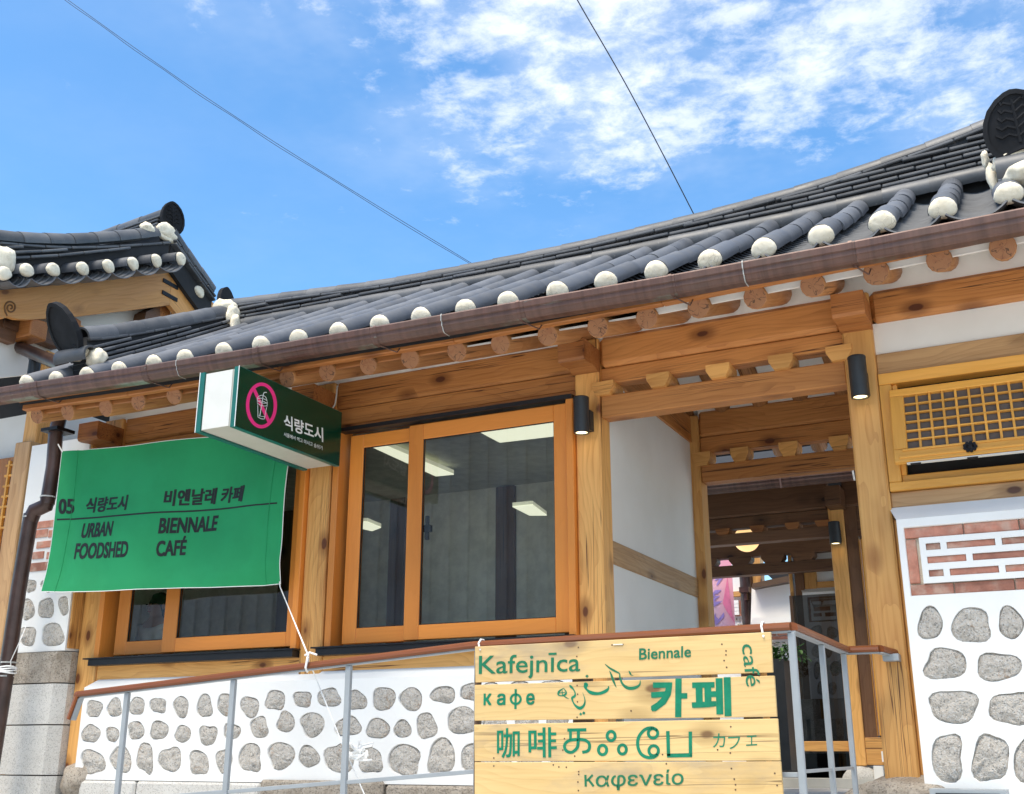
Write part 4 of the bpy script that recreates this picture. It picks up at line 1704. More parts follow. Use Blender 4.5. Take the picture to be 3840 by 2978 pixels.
# ------------------------------------------------------------------ cafe room behind the glass
room = empty('cafe_room', (-5.1, 8.2, 1.42), parent=cafe)
rx0, rx1, ry0, ry1 = -8.60, -2.83, FY + .21, 9.3
b = MB()
b.box((rx0, ry0, 1.40), (rx1, ry1, 1.44))
b.build('room_floor', M['concrete'], room)
b = MB()
b.box((rx0, ry0, 4.04), (rx1, ry1, 4.08))
b.build('room_ceiling', M['room_ceiling'], room)
b = MB()
b.box((rx0, ry1, 1.40), (rx1, ry1 + .1, 4.5))
b.box((rx0 - .06, ry0, 1.40), (rx0, ry1 + .1, 4.5))
b.build('room_wall', M['room_wall'], room)
for x0_, x1_ in ((-7.3, -7.1), (-5.95, -5.77), (-4.75, -4.55)):
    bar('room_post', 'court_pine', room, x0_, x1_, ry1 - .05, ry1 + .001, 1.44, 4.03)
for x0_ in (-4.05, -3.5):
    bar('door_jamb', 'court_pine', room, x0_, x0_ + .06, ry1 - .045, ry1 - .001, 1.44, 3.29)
b = MB()
b.box((-3.98, ry1 - .03, 1.44), (-3.5, ry1 - .005, 3.28))
b.build('room_doorway', M['dark_room'], room)
b = MB()
b.box((-6.6, ry0 + .75, 1.44), (-3.3, ry0 + .95, 2.45))
b.build('counter', M['planter_black'], room)

# ------------------------------------------------------------------ passage
PWX = -2.78
sw1 = atX(z('R', 400, 790), PWX).z
bt1 = atX(z('R', 400, 720), PWX).z
mb1, mb0 = atX(z('R', 330, 1460), PWX).z, atX(z('R', 330, 1565), PWX).z
b = MB()
b.box((PWX - .045, FY + .2, 1.28), (PWX, 9.2, sw1))
b.build('side_wall', M['hanji_plaster'], cafe)
bar('side_beam', 'purlin_pine', cafe, PWX - .05, PWX + .02, FY + .2, 9.2, sw1, sw1 + .24)
b = MB()
b.prism([(PWX - .04, FY + .2, sw1 + .24), (PWX - .04, 9.2, sw1 + .24), (PWX - .04, RY, 5.05)], (.03, 0, 0))
b.build('gable_plaster', M['hanji_plaster'], cafe)
bar('side_rail', 'old_pine', cafe, PWX - .03, PWX + .012, FY + .2, 9.2, mb0, mb1)
BPR = atY((2652, 2250), 9.2).x - PWX
bar('post', 'pine', cafe, PWX - .06, PWX + BPR, 9.2, 9.4, 1.28, 4.47, .012)
bar('post', 'pine', cafe, -1.06, -.86, 9.2, 9.4, 1.28, 4.47, .012)
# back beams of the passage bay
zq = lambda x, y, Y=9.22: atY(z('F', x, y), Y).z
l1, l0 = zq(500, 188), zq(500, 292)
h0_ = zq(500, 118)
bar('lintel', 'purlin_pine', cafe, PWX + BPR + .002, -1.06, 9.22, 9.36, l0, l1, .008)
bar('head_beam', 'purlin_pine', cafe, PWX + BPR + .002, -1.06, 9.24, 9.36, h0_, h0_ + .15, .006)
bar('purlin', 'purlin_pine', cafe, PWX + BPR + .002, -1.06, 9.21, 9.40, h0_ + .152, 4.50, .02)
for fx in (200, 420, 705, 1000):
    xm = atY(z('F', fx, 150), 9.2).x
    bearing_block(cafe, xm, 9.19, 9.38, l1 - .012, h0_ + .004, .16, .10)
b = MB()
b.box((-1.0, FY + .2, 1.28), (-.95, 9.3, 4.5))
b.build('side_wall', M['hanji_plaster'], cafe)

# ------------------------------------------------------------------ left pier
PY = 6.88
pier = empty('side_pier', (-8.0, PY, 1.2), parent=cafe)
pr = atY(z('M', 900, 500), PY).x
pl = atY((62, 2100), PY).x
pz0 = atY(z('M', 520, 1165), PY).z
pb = [(z('M', a, c), z('M', d, e)) for a, c, d, e in ((320, 245, 460, 415), (520, 240, 690, 410), (270, 495, 440, 762), (483, 480, 690, 748), (740, 458, 872, 702), (235, 840, 458, 1098), (515, 808, 820, 1098))]
ph_ = [box_to_hole(bx, PY, i * 1.9 + 90) for i, bx in enumerate(pb)]
pw = holed_wall('pier_plaster', [(pl, pz0), (pr, pz0), (pr, 4.3), (pl, 4.3)], ph_, PY, FY + .3, 'white_plaster', pier)
for i, h in enumerate(ph_):
    set_stone(pier, h, PY, i + 120)
for (y0_, y1_) in ((1175, 1215), (1280, 1315)):
    pass
for (xa_, ya_, xb2, yb2) in ((225, 770, 340, 800), (225, 822, 300, 862), (310, 822, 350, 862), (235, 895, 345, 925), (210, 960, 275, 998), (298, 960, 350, 998), (195, 1030, 345, 1068), (420, 780, 520, 812)):
    p, q = atY(z('A', xa_, ya_), PY), atY(z('A', xb2, yb2), PY)
    brick(pier, p.x, q.x, q.z, p.z, PY - .008)
bar('corner_board', 'pine', pier, pr + .002, PX[0][0] - .002, PY + .012, FY + .15, pz0 + .02, 4.25)
zz = [pz0 - .004, atY(z('B', 250, 612), PY).z, atY(z('B', 250, 872), PY).z, atY(z('B', 250, 1190), PY).z, .9]
for i, (a, c) in enumerate(zip(zz, zz[1:])):
    xr3 = PX[0][0] - .004
    b = MB()
    f = .075
    pts = [(pl, PY - .03), (xr3 - f, PY - .03), (xr3, PY + .06), (xr3, FY + .25), (pl, FY + .25)]
    b.prism([(x, y, c + .006) for x, y in pts], (0, 0, a - c - .010))
    b.build('granite_block', M['rough_granite' if i == 0 else 'cut_granite'], pier)

# rain pipe down the pier
PIPE_TIE = atY(z('P', 28, 1180), 6.60)
dp = empty('rain_pipe', (-8.1, 6.7, 2), parent=cafe)
pp = [atY(p, Y) for p, Y in ((z('P', 248, 130), 6.62), (z('P', 232, 190), 6.62), (z('P', 222, 330), 6.62), (z('P', 196, 488), 6.62))]
q1, q2, q3, q4 = (atY(z('P', 130, 530), 6.60), atY(z('P', 76, 850), 6.60), atY(z('P', 28, 1180), 6.60), atY(z('P', -20, 1480), 6.60))
b = MB()
b.tube([pp[0], pp[1], pp[2], pp[3]], .062, 14)
b.build('upper_pipe', M['copper_pipe'], dp, smooth='auto')
b = MB()
b.tube([pp[3] + Vector((0, 0, .06)), pp[3] + Vector((-.01, 0, -.01)), q1 + Vector((.04, 0, .03)), q1 + Vector((0, 0, -.05))], .066, 14)
b.build('pipe_elbow', M['copper_pipe'], dp, smooth='auto')
b = MB()
b.tube([q1, q2, q3, q4, q4 + (q4 - q3) * 2.2], .064, 14)
b.build('lower_pipe', M['copper_pipe'], dp, smooth='auto')
for c, d in ((pp[3] + Vector((0, 0, .055)), .069), (q1 + Vector((0, 0, -.035)), .069), (q3 + Vector((.012, 0, .06)), .068), (q3 + Vector((-.006, 0, -.05)), .068)):
    b = MB()
    b.tube([c, c + Vector((0, 0, .012))], d, 14)
    b.build('solder_ring', M['sealant'], dp)
b = MB()
c = pp[1]
b.box((c.x - .10, c.y - .08, c.z + .0), (c.x + .10, c.y + .12, c.z + .03))
b.build('pipe_bracket', M['knot_iron'], dp)

# ================================================================== NEIGHBOUR HOUSE, gable end towards the cafe
NX = -8.35
nb = empty('neighbour_house', (-9.2, 7.5, 1.3), 'taller tiled wooden house with curved gable boards behind the left end of the cafe roof', 'house')


def nat(x, y, X=NX):
    return atX(z('N', x, y), X)


# bargeboards
p_top = [nat(-60, 740), nat(500, 690), nat(1100, 610), nat(1500, 555), nat(1985, 500)]
p_bot = [nat(1960, 905), nat(1500, 965), nat(900, 1035), nat(330, 1075), nat(200, 1068), nat(90, 1035), nat(40, 1062), nat(-30, 1030), nat(-90, 1000)]
b = MB()
b.prism([p + Vector((.0, 0, 0)) for p in p_top + p_bot], (-.06, 0, 0))
wood('gable_wood', (.70, .34, .100), (.42, .17, .042), figure=.6)
brd = b.build('gable_board', M['gable_wood'], nb)
# re-lay the board's grain along its slope
d = (p_top[-1] - p_top[0]).normalized()
zz_ = Vector((-1, 0, 0)).cross(d)
mwb = frame_mat(sum(p_top + p_bot, Vector()) / 14, d, zz_.cross(d), zz_)
for v in brd.data.vertices:
    pass


def regrain(o, xdir, up):
    x = Vector(xdir).normalized()
    u = Vector(up)
    u = (u - x * u.dot(x)).normalized()
    y = u.cross(x)
    old = W[o.name]
    new = frame_mat(old.translation, x, y, u)
    o.data.transform(new.inverted() @ old)
    W[o.name] = new
    o.matrix_basis = W[o.parent.name].inverted() @ new if o.parent else new


regrain(brd, d, (0, 0, 1))
b = MB()
# the board on the far slope
b.prism([nat(1990, 500), nat(2156, 560), nat(2480, 900), nat(2400, 1130), nat(2060, 1030), nat(1962, 905)], (-.06, 0, 0))
brd2 = b.build('gable_board', M['gable_wood'], nb)
regrain(brd2, (0, 1, -.5), (0, 0, 1))
# spiral cut in the foot of the board
b = MB()
sp_ = []
for i in range(40):
    a = i / 39 * 2 * PI * 1.75
    r = 62 * (1 - i / 39) + 12
    sp_.append(nat(122 - r * math.cos(a) * .95, 935 - r * math.sin(a) * 1.05, NX + .004))
sp_ = [nat(82, 1030, NX + .004), nat(60, 985, NX + .004)] + sp_
b.tube(sp_, .008, 5)
simple('carved_line', (.16, .075, .025), .7)
b.build('carved_scroll', M['carved_line'], brd)
for (x0_, y0_, x1_, y1_) in ((1890, 615, 2060, 710), (1878, 752, 2052, 850)):
    b = MB()
    p, q = nat(x0_, y0_, NX + .012), nat(x1_, y1_, NX + .012)
    dd = (q - p).normalized()
    uu = Vector((1, 0, 0)).cross(dd)
    b.prism([p - uu * .022, q - uu * .022, q + uu * .022, p + uu * .022], (-.012, 0, 0))
    b.build('iron_strap', M['knot_iron'], nb)
# gable panel, struts and posts under the board
GX = NX - .30
b = MB()
b.prism([nat(x, y, GX) for x, y in ((-40, 800), (1200, 600), (2150, 700), (2300, 1500), (-40, 1750))], (-.08, 0, 0))
b.build('gable_plaster', M['hanji_plaster'], nb)
for (pts, mt) in (([(1660, 1115), (1690, 985), (1850, 905), (1850, 1090)], 'court_pine'), ([(1850, 1090), (1850, 930), (1965, 905), (1965, 1060)], 'eave_pine'),
                  ([(780, 1150), (790, 1060), (850, 1040), (935, 1090), (930, 1200), (820, 1200)], 'eave_pine'), ([(930, 1180), (935, 1140), (1040, 1170), (1060, 1230), (930, 1230)], 'pine')):
    b = MB()
    b.prism([nat(x, y, NX - .12) for x, y in pts], (-.17, 0, 0))
    o = b.build('gable_strut', M[mt], nb)
pth = nat(0, 1100, GX + .02)
bar('gable_beam', 'court_pine', nb, GX - .05, GX + .12, nat(-60, 1150, GX).y, nat(640, 1080, GX).y, nat(300, 1150, GX).z - .14, nat(300, 1150, GX).z + .02)
bh0 = nat(430, 1180, NX - .05)
bar('beam_end', 'eave_pine', nb, NX - .40, NX - .02, bh0.y - .10, bh0.y + .10, bh0.z - .10, bh0.z + .09, .012)
bar('post', 'pine', nb, GX - .08, GX + .10, nat(560, 1400, GX).y - .09, nat(560, 1400, GX).y + .09, 1.3, bh0.z - .10, .010)
bar('gable_beam', 'court_pine', nb, GX - .02, GX + .10, bh0.y - 1.2, bh0.y - .10, bh0.z - .16, bh0.z + .04)
# the corner post and lattice door at the far left edge
npx = atY((62, 2100), 7.0).x - .115
bar('post', 'old_pine', nb, npx - .10, npx + .10, 6.98, 7.18, 1.2, 4.4, .01)
bar('door_jamb', 'vent_wood', nb, npx - .18, npx - .115, 7.27, 7.40, 1.2, 4.4)
dx0 = npx - .55
for i in range(4):
    xx = dx0 + i * .10
    bar('lattice_bar', 'vent_wood', nb, xx - .012, xx + .012, 7.30, 7.33, 2.0, 4.35, .002)
for i in range(22):
    zz3 = 2.1 + i * .105
    if 6 < i < 16 and i % 5 != 0:
        continue
    bar('lattice_bar', 'vent_wood', nb, dx0 - .05, npx - .185, 7.305, 7.325, zz3 - .011, zz3 + .011, .002)
bar('door_leaf', 'eave_pine', nb, npx - 1.3, npx - .19, 7.34, 7.38, 1.2, 4.4)
bar('door_rail', 'vent_wood', nb, npx - .75, npx - .19, 7.29, 7.338, 1.2, 2.0)
b = MB()
c = atY(z('M', 60, 135), 7.2)
b.tube([c + Vector((-.2, 0, 0)), c + Vector((.06, 0, 0))], .03, 8)
b.build('door_pivot', M['dark_batten'], nb)
# house body behind
b = MB()
b.box((-13, 7.5, 0), (GX - .1, 10.8, 4.9))
b.build('house_wall', M['hanji_plaster'], nb)

# roof: short side tiles over the bargeboard, verge ridge stepping down
nr_ = bmesh.new()
b = MB()
edge = [nat(-200, 640), nat(500, 590), nat(1200, 520), nat(1990, 445)]
pk = edge[-1]
far = [pk, nat(2250, 700), nat(2420, 960)]
slope = (edge[-1].z - edge[0].z) / (edge[-1].y - edge[0].y)
for (pl_, dirx) in ((edge, 1),):
    top = [(p.x + .02, p.y, p.z + .02) for p in pl_]
    b.prism([pl_[0] + Vector((.03, 0, .0)), pl_[-1] + Vector((.03, 0, .0)), pl_[-1] + Vector((.03, 0, .05)), pl_[0] + Vector((.03, 0, .05))], (-5, 0, 0))
    b.prism([pl_[-1] + Vector((.03, 0, .0)), pl_[-1] + Vector((.03, 2.6, -1.3)), pl_[-1] + Vector((.03, 2.6, -1.25)), pl_[-1] + Vector((.03, 0, .05))], (-5, 0, 0))
nroof = b.build('roof', M['roof_core'], nb)
caps_px = [(40, 560), (300, 520), (603, 512), (942, 498), (1238, 468), (1522, 438), (1792, 402), (2072, 378)]
cap_w = [nat(x, y, NX + .27) for x, y in caps_px]
prevp = None
for i, c in enumerate(cap_w):
    tx = Vector((0, 1, .47)).normalized()
    ty = Vector((-1, 0, .10)).normalized()
    nz = tx.cross(ty).normalized()
    ty = nz.cross(tx)
    if nz.z < 0:
        nz = -nz
        tx = -tx
    mw = frame_mat(c, tx, ty, nz)
    put('cover_tile', cover_me, nroof, mw @ Matrix.Diagonal((1.0, .9, 1.0, 1)))
    put('plaster_cap', CAPS[(i * 3) % 7], nroof, mw @ Matrix.Rotation(.2 * i, 4, 'Y'))
    if prevp is not None:
        mid = (c + prevp) / 2
        for k in range(3):
            put('trough_tile', trough_me, nroof, frame_mat(mid + nz * (-.062 + .016 * k) + ty * (-.05 + .07 * k), tx, ty, nz) @ Matrix.Diagonal(((c - prevp).length / .33, 1.2, 1, 1)))
    prevp = c
# one cap on the far slope
for (px_, py_, sx_) in ((2290, 760, 1),):
    c = nat(px_, py_, NX + .05)
    put('plaster_cap', CAPS[2], nroof, frame_mat(c, Vector((0, 1, -.5)).normalized(), Vector((-1, 0, 0)), Vector((0, .5, 1)).normalized()))
    put('cover_tile', cover_me, nroof, frame_mat(c, Vector((0, 1, -.5)).normalized(), Vector((-1, 0, 0)), Vector((0, .5, 1)).normalized()))
vb = [nat(x, y, NX + .02) for x, y in ((-100, 430), (500, 400), (1100, 335), (1500, 290), (1900, 232))]
vt_ = [nat(x, y, NX + .02) for x, y in ((-100, 45), (250, 80), (750, 100), (1250, 72), (1790, 18))]
ridge(nroof, vb, vt_, (1, 0, 0), hw=.13, layers=3, pitch=.055, piece=.33, seed=21)
fb = [nat(x, y, NX + .0) for x, y in ((1930, 240), (2150, 560), (2400, 900))]
ridge(nroof, fb, [p + Vector((0, 0, .26)) for p in fb], (1, 0, 0), hw=.12, layers=3, piece=.33, seed=22)
tl = nat(1990, 45, NX + .05)
mb_, mt_ = nat(1995, 75, NX + .03), nat(1972, -285, NX + .03)
end_tile(nroof, mb_, (1, -.25, -.1), mt_ - mb_, (mt_ - mb_).length * .80, (mt_ - mb_).length)
for i, (x, y, r) in enumerate(((1700, 25, (.06, .09, .07)), (1930, 60, (.05, .15, .09)), (1920, 140, (.03, .12, .03)), (40, 380, (.07, .12, .13)))):
    put('mortar_fill', blob_mesh('mortar', r[0], r[1], r[2], 'lime_mortar', i + 14.3, .16, 3, 2.2), nroof, Matrix.Translation(nat(x, y, NX + (.06 if i < 3 else .18))))
# main ridge going away to the left
mr = [tl + Vector((-.1, 0, -.02)), tl + Vector((-3.5, .1, -.18))]
ridge(nroof, mr, [p + Vector((0, 0, .30)) for p in mr], (0, -1, 0), hw=.14, layers=4, seed=23)
b = MB()
b.tube([atY(z('N', -60, 1265), 7.0), atY(z('N', 0, 1300), 7.0), atY(z('N', 655, 1575), 6.5), atY(z('N', 720, 1604), 6.46)], .062, 14)
b.build('roof_drain_pipe', M['copper_pipe'], nb, smooth='auto')
b = MB()
c = atY(z('N', 405, 1560), 6.75)
b.tube([c + Vector((0, 0, -.35)), c + Vector((0, 0, .02))], .055, 14)
b.tube([c + Vector((0, 0, .02)), c + Vector((0, 0, .035))], .062, 14)
b.build('pipe_stub', M['lamp_metal'], nb, smooth='auto')

# ================================================================== INNER HOUSE across the small court
IY = 12.0
inner = empty('inner_house', (-2.4, IY, 1.25), 'inner wooden hall seen through the open passage, with dark beams and a tinted glass door', 'house')
iat = lambda k, x, y, Y=IY: atY(z(k, x, y), Y)
plx, prx = iat('F', 948, 700).x, iat('F', 1037, 700).x
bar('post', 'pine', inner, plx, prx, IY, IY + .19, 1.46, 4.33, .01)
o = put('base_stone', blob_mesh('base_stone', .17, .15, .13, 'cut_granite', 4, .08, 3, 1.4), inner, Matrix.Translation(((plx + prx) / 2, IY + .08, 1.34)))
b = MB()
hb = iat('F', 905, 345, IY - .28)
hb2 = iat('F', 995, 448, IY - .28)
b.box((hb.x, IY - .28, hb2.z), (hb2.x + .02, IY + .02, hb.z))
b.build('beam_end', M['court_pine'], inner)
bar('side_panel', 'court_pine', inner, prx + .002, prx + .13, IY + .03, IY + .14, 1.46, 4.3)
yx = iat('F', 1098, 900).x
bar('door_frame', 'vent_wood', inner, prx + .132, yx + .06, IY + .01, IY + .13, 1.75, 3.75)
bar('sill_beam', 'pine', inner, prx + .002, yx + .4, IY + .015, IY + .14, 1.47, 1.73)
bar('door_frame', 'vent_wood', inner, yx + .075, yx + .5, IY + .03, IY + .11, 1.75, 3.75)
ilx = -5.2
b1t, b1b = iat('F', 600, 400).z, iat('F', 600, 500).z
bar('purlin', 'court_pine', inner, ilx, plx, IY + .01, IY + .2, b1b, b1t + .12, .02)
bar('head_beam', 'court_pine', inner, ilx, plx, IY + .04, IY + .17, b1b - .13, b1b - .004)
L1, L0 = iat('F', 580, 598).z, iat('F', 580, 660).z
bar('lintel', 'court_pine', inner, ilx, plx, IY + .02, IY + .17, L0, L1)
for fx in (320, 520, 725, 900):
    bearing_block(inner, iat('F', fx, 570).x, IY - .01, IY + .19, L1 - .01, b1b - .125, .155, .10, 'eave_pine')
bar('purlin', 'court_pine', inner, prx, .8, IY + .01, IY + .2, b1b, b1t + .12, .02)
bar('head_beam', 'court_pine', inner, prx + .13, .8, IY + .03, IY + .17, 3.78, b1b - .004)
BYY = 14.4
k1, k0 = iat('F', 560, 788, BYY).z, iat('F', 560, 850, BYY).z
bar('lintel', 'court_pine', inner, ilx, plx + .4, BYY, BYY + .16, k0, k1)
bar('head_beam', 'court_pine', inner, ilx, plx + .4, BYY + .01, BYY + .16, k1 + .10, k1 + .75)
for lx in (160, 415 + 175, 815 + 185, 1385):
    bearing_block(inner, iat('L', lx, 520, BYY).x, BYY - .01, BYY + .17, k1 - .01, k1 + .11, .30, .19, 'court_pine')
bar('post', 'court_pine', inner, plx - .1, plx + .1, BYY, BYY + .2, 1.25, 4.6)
# rafters under its eave
for i in range(14):
    x = -5.0 + i * .36
    yv = Vector((-1, 0, 0))
    put('rafter', raft_me, inner, frame_mat(Vector((x, 11.30, 4.30)), xr, yv, xr.cross(yv)))
b = MB()
b.prism([(-5.6, 11.25, 4.36), (1.0, 11.25, 4.36), (1.0, 13.2, 5.16), (-5.6, 13.2, 5.16)], (0, 0, .18))
b.prism([(-5.6, 13.2, 5.16), (1.0, 13.2, 5.16), (1.0, 15.6, 4.30), (-5.6, 15.6, 4.30)], (0, 0, .18))
b.build('roof', M['roof_core'], inner)
b = MB()
b.box((-5.5, IY + .05, b1t + .1), (.9, IY + .1, 4.75))
b.build('rafter_infill', M['hanji_plaster'], inner)
gz = [atY((2632, 1807), 11.1).z, atY((3206, 1755), 11.1).z]
b = MB()
gp2 = [(y * 1.0, zz) for y, zz in gprof]
a = [(-5.6, 11.1 + y, gz[0] + zz) for y, zz in gp2]
c = [(1.0, 11.1 + y, gz[1] + zz) for y, zz in gp2]
n = len(a)
b.add(a + c, [(k, (k + 1) % n, n + (k + 1) % n, n + k) for k in range(n)] + [tuple(range(n))[::-1], tuple(range(n, 2 * n))])
ig = b.build('gutter', M['copper_gutter'], inner, origin=(-2.4, 11.1, (gz[0] + gz[1]) / 2))
for gx_ in (-1.69, -2.42):
    b = MB()
    b.tube([(gx_, 11.092, gz[1] - .02), (gx_ + .01, 11.09, gz[1] - .13)], .010, 6)
    b.build('gutter_seam', M['sealant' if gx_ > -2 else 'copper_gutter'], ig)
# left wing wall and door of tinted glass
b = MB()
b.box((-5.6, IY + .05, 1.25), (-3.55, IY + .15, 4.0))
b.build('house_wall', M['hanji_plaster'], inner)
TY = 12.08
gl = iat('H', 175, 330, TY).x
grx = plx - .005
gt_ = iat('L', 1600, 935, TY).z
gb_ = 1.30
door = empty('glass_door', ((gl + grx) / 2, TY, gb_), parent=inner)
b = MB()
b.add([(gl, TY, gb_), (grx, TY, gb_), (grx, TY, gt_), (gl, TY, gt_)], [(0, 1, 2, 3)])
b.build('glass_pane', M['tinted_glass'], door)
rz1, rz0 = iat('H', 400, 1262, TY).z, iat('H', 400, 1345, TY).z
bar('door_rail', 'pine', door, gl - .35, grx - .002, TY - .03, TY - .004, rz0, rz1)
bar('door_stile', 'court_pine', door, gl - .03, gl - .002, TY - .03, TY + .03, gb_, gt_)
b = MB()
b.box((gl - .35, TY + .02, gb_), (grx, TY + .06, rz0 - .02))
b.build('door_kick_panel', M['planter_black'], door)
b = MB()
b.box((-5.2, IY - .2, 1.252), (-1.0, IY + 2.6, 1.34))
b.build('stone_step', M['concrete'], inner)
# vent block in the plinth right of the post
vbx, vbz = iat('H', 815, 1462), iat('H', 930, 1578)
hv2 = holed_wall('vent_block', [(vbx.x, vbz.z), (vbx.x + .34, vbz.z), (vbx.x + .34, vbx.z), (vbx.x, vbx.z)],
                 [[(vbx.x + .09, zc_), (vbx.x + .30, zc_), (vbx.x + .30, zc_ + .10), (vbx.x + .09, zc_ + .10)] for zc_ in (vbz.z + .0 + .03, vbz.z + .17)], IY + .0, IY + .12, 'white_plaster', inner, lip=.06)

# ================================================================== FAR COURTYARD HOUSE, bright
YF = 17.0
court = empty('courtyard_house', (-4.5, YF, 1.25), 'bright white plastered house at the back of the courtyard, seen under the dark beams', 'house')
cat_ = lambda x, y, Y=YF: atY(z('L', x, y), Y)
b = MB()
b.box((-9.5, YF + .05, 1.25), (cat_(640, 800).x, YF + .25, 5.2))
b.build('house_wall', M['white_plaster'], court)
p, q = cat_(480, 905), cat_(640, 960)
bar('rail_beam', 'pine', court, p.x - 1.2, q.x, YF - .02, YF + .049, q.z, p.z)
p, q = cat_(640, 690), cat_(720, 1310)
bar('post', 'court_pine', court, p.x - .03, p.x + .13, YF - .05, YF + .2, 1.25, 5.0)
bar('post', 'pine', court, p.x + .135, p.x + .27, YF - .03, YF + .2, 1.25, 5.0)
b = MB()
c = cat_(665, 950, YF - .15)
b.tube([(c.x, c.y, 1.25), (c.x, c.y, 5.0)], .085, 12)
b.build('rain_pipe', M['copper_pipe'], court, smooth='auto')
b = MB()
h0p, h1p = cat_(600, 900, YF - .25), cat_(725, 1010, YF - .25)
b.box((h0p.x + .06, YF - .32, h1p.z), (h1p.x - .04, YF - .05, h0p.z - .03))
b.box((h0p.x, YF - .36, h0p.z - .03), (h1p.x, YF - .03, h0p.z + .05))
b.build('rain_hopper', M['copper_pipe'], court)
# brick grille panel left of the pipe
p, q = cat_(505, 1015), cat_(600, 1205)
b = MB()
b.box((p.x - 1.1, YF + .01, q.z), (q.x, YF + .049, p.z))
bp = b.build('brick_panel', M['brick_clay'], court)
b = MB()
g0, g1 = cat_(500, 1040), cat_(580, 1170)
for k in range(4):
    zz4 = g1.z + (g0.z - g1.z) * k / 3
    b.box((p.x - 1.0, YF - .015, zz4 - .03), (g1.x, YF + .009, zz4 + .03))
for xx in (g1.x - .06, g1.x - .75, g1.x - 1.3):
    b.box((xx, YF - .013, g1.z + .031), (xx + .06, YF + .008, g0.z - .031))
b.build('plaster_grille', M['white_plaster'], bp)
sd_ = 300
for (a, c, d, e) in ((515, 1235, 545, 1275), (553, 1240, 598, 1272), (550, 1300, 600, 1330), (1000, 1535, 1082, 1580), (1110, 1520, 1230, 1580), (1015, 1600, 1100, 1660), (1130, 1598, 1225, 1650)):
    sd_ += 1
    ol = stone_outline((a + d) / 2, (c + e) / 2, (d - a) / 2, (e - c) / 2, sd_, 14)
    pts = [atY(z('L', *p_), YF + .02) for p_ in ol]
    set_stone(court, [(p_.x, p_.z) for p_ in pts], YF + .02, sd_)
for (a, c, d, e) in ((985, 1425, 1040, 1455), (1055, 1415, 1215, 1448), (985, 1470, 1225, 1498)):
    p, q = atY(z('L', a, c), YF + .03), atY(z('L', d, e), YF + .03)
    brick(court, p.x, q.x, q.z, p.z, YF + .03)
b = MB()
b.box((cat_(640, 800).x + .3, YF + .06, 1.25), (-2.0, YF + .25, cat_(1000, 1310).z + .5))
b.build('house_wall', M['white_plaster'], court)
# tall side wall running back with a sloping roof edge
b = MB()
p = [atY(z('L', *q_), YF - .3) for q_ in ((722, 1320), (735, 850), (1225, 765), (1225, 1320))]
b.prism(p, (0, .15, 0))
b.build('house_wall', M['hanji_plaster'], court)
b = MB()
p = [atY(z('L', *q_), YF - .5) for q_ in ((735, 862), (745, 800), (990, 745), (1215, 700), (1215, 775))]
b.prism(p, (0, .3, 0))
b.build('roof_edge', M['dark_batten'], court)
b = MB()
p = [atY(z('L', *q_), YF - .3) for q_ in ((990, 742), (880, 640), (900, 560), (1215, 560), (1215, 700))]
b.prism(p, (0, .6, 0))
b.build('roof', M['roof_core'], court)
b = MB()
p = [atY(z('L', *q_), YF - .42) for q_ in ((718, 1312), (755, 1230), (1225, 1222), (1225, 1312))]
b.prism(p, (0, .1, 0))
b.build('wall_coping', M['white_plaster'], court)

# right-hand court wall: white panel, beam and brick-and-stone wall
YR = 14.9
cw = empty('court_side_wall', (-2.6, YR, 1.25), 'shaded brick and stone court wall behind the tinted glass door', 'wall')
rat = lambda k, x, y, Y=YR: atY(z(k, x, y), Y)
p, q = rat('L', 1215, 700), rat('L', 1300, 700)
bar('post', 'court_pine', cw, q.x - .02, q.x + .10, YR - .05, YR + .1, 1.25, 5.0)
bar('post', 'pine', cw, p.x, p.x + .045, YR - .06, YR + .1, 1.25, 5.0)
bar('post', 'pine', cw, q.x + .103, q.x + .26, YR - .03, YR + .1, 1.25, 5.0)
b = MB()
b.box((q.x + .2, YR + .04, 1.25), (-1.0, YR + .12, 5.3))
b.build('plaster_panel', M['white_plaster'], cw)
p2, q2 = rat('L', 1370, 795), rat('L', 1750, 885)
bar('rail_beam', 'pine', cw, q.x + .262, -1.0, YR - .02, YR + .039, q2.z, p2.z)
wz1 = rat('L', 1390, 930).z
wxx = rat('L', 1395, 960).x
hs_ = []
for (a, c, d, e) in ((305, 315, 400, 395), (435, 328, 530, 425), (312, 485, 395, 580), (420, 480, 480, 580), (328, 612, 380, 752), (460, 610, 560, 725), (355, 775, 430, 885), (435, 775, 515, 885)):
    ol = stone_outline((a + d) / 2, (c + e) / 2, (d - a) / 2, (e - c) / 2, a + c, 16)
    pts = [rat('H', *p_, YR - .1) for p_ in ol]
    hs_.append([(p_.x, p_.z) for p_ in pts])
hb0 = rat('L', 1430, 970, YR - .1)
hb1 = rat('L', 1800, 1275, YR - .1)
hs2 = [[(hb0.x, hb1.z), (hb1.x + .3, hb1.z), (hb1.x + .3, hb0.z), (hb0.x, hb0.z)]]
zl_ = rat('H', 300, 920).z
cwl = holed_wall('brick_stone_wall', [(wxx, zl_), (-1.0, zl_), (-1.0, wz1), (wxx, wz1)], hs_ + hs2, YR - .1, YR + .03, 'white_plaster', cw)
for i, h in enumerate(hs_):
    set_stone(cwl, h, YR - .1, i + 400)
sl = []
for (a, c, d, e) in ((1500, 1030, 1610, 1065), (1640, 1020, 1800, 1060), (1510, 1095, 1730, 1140), (1765, 1088, 1900, 1130), (1510, 1175, 1620, 1215), (1655, 1165, 1800, 1210)):
    p3, q3 = rat('L', a, c, YR - .11), rat('L', d, e, YR - .11)
    sl.append((p3.x, q3.x, q3.z, p3.z))
g3, g4 = rat('L', 1470, 1000, YR - .11), rat('L', 1900, 1250, YR - .11)
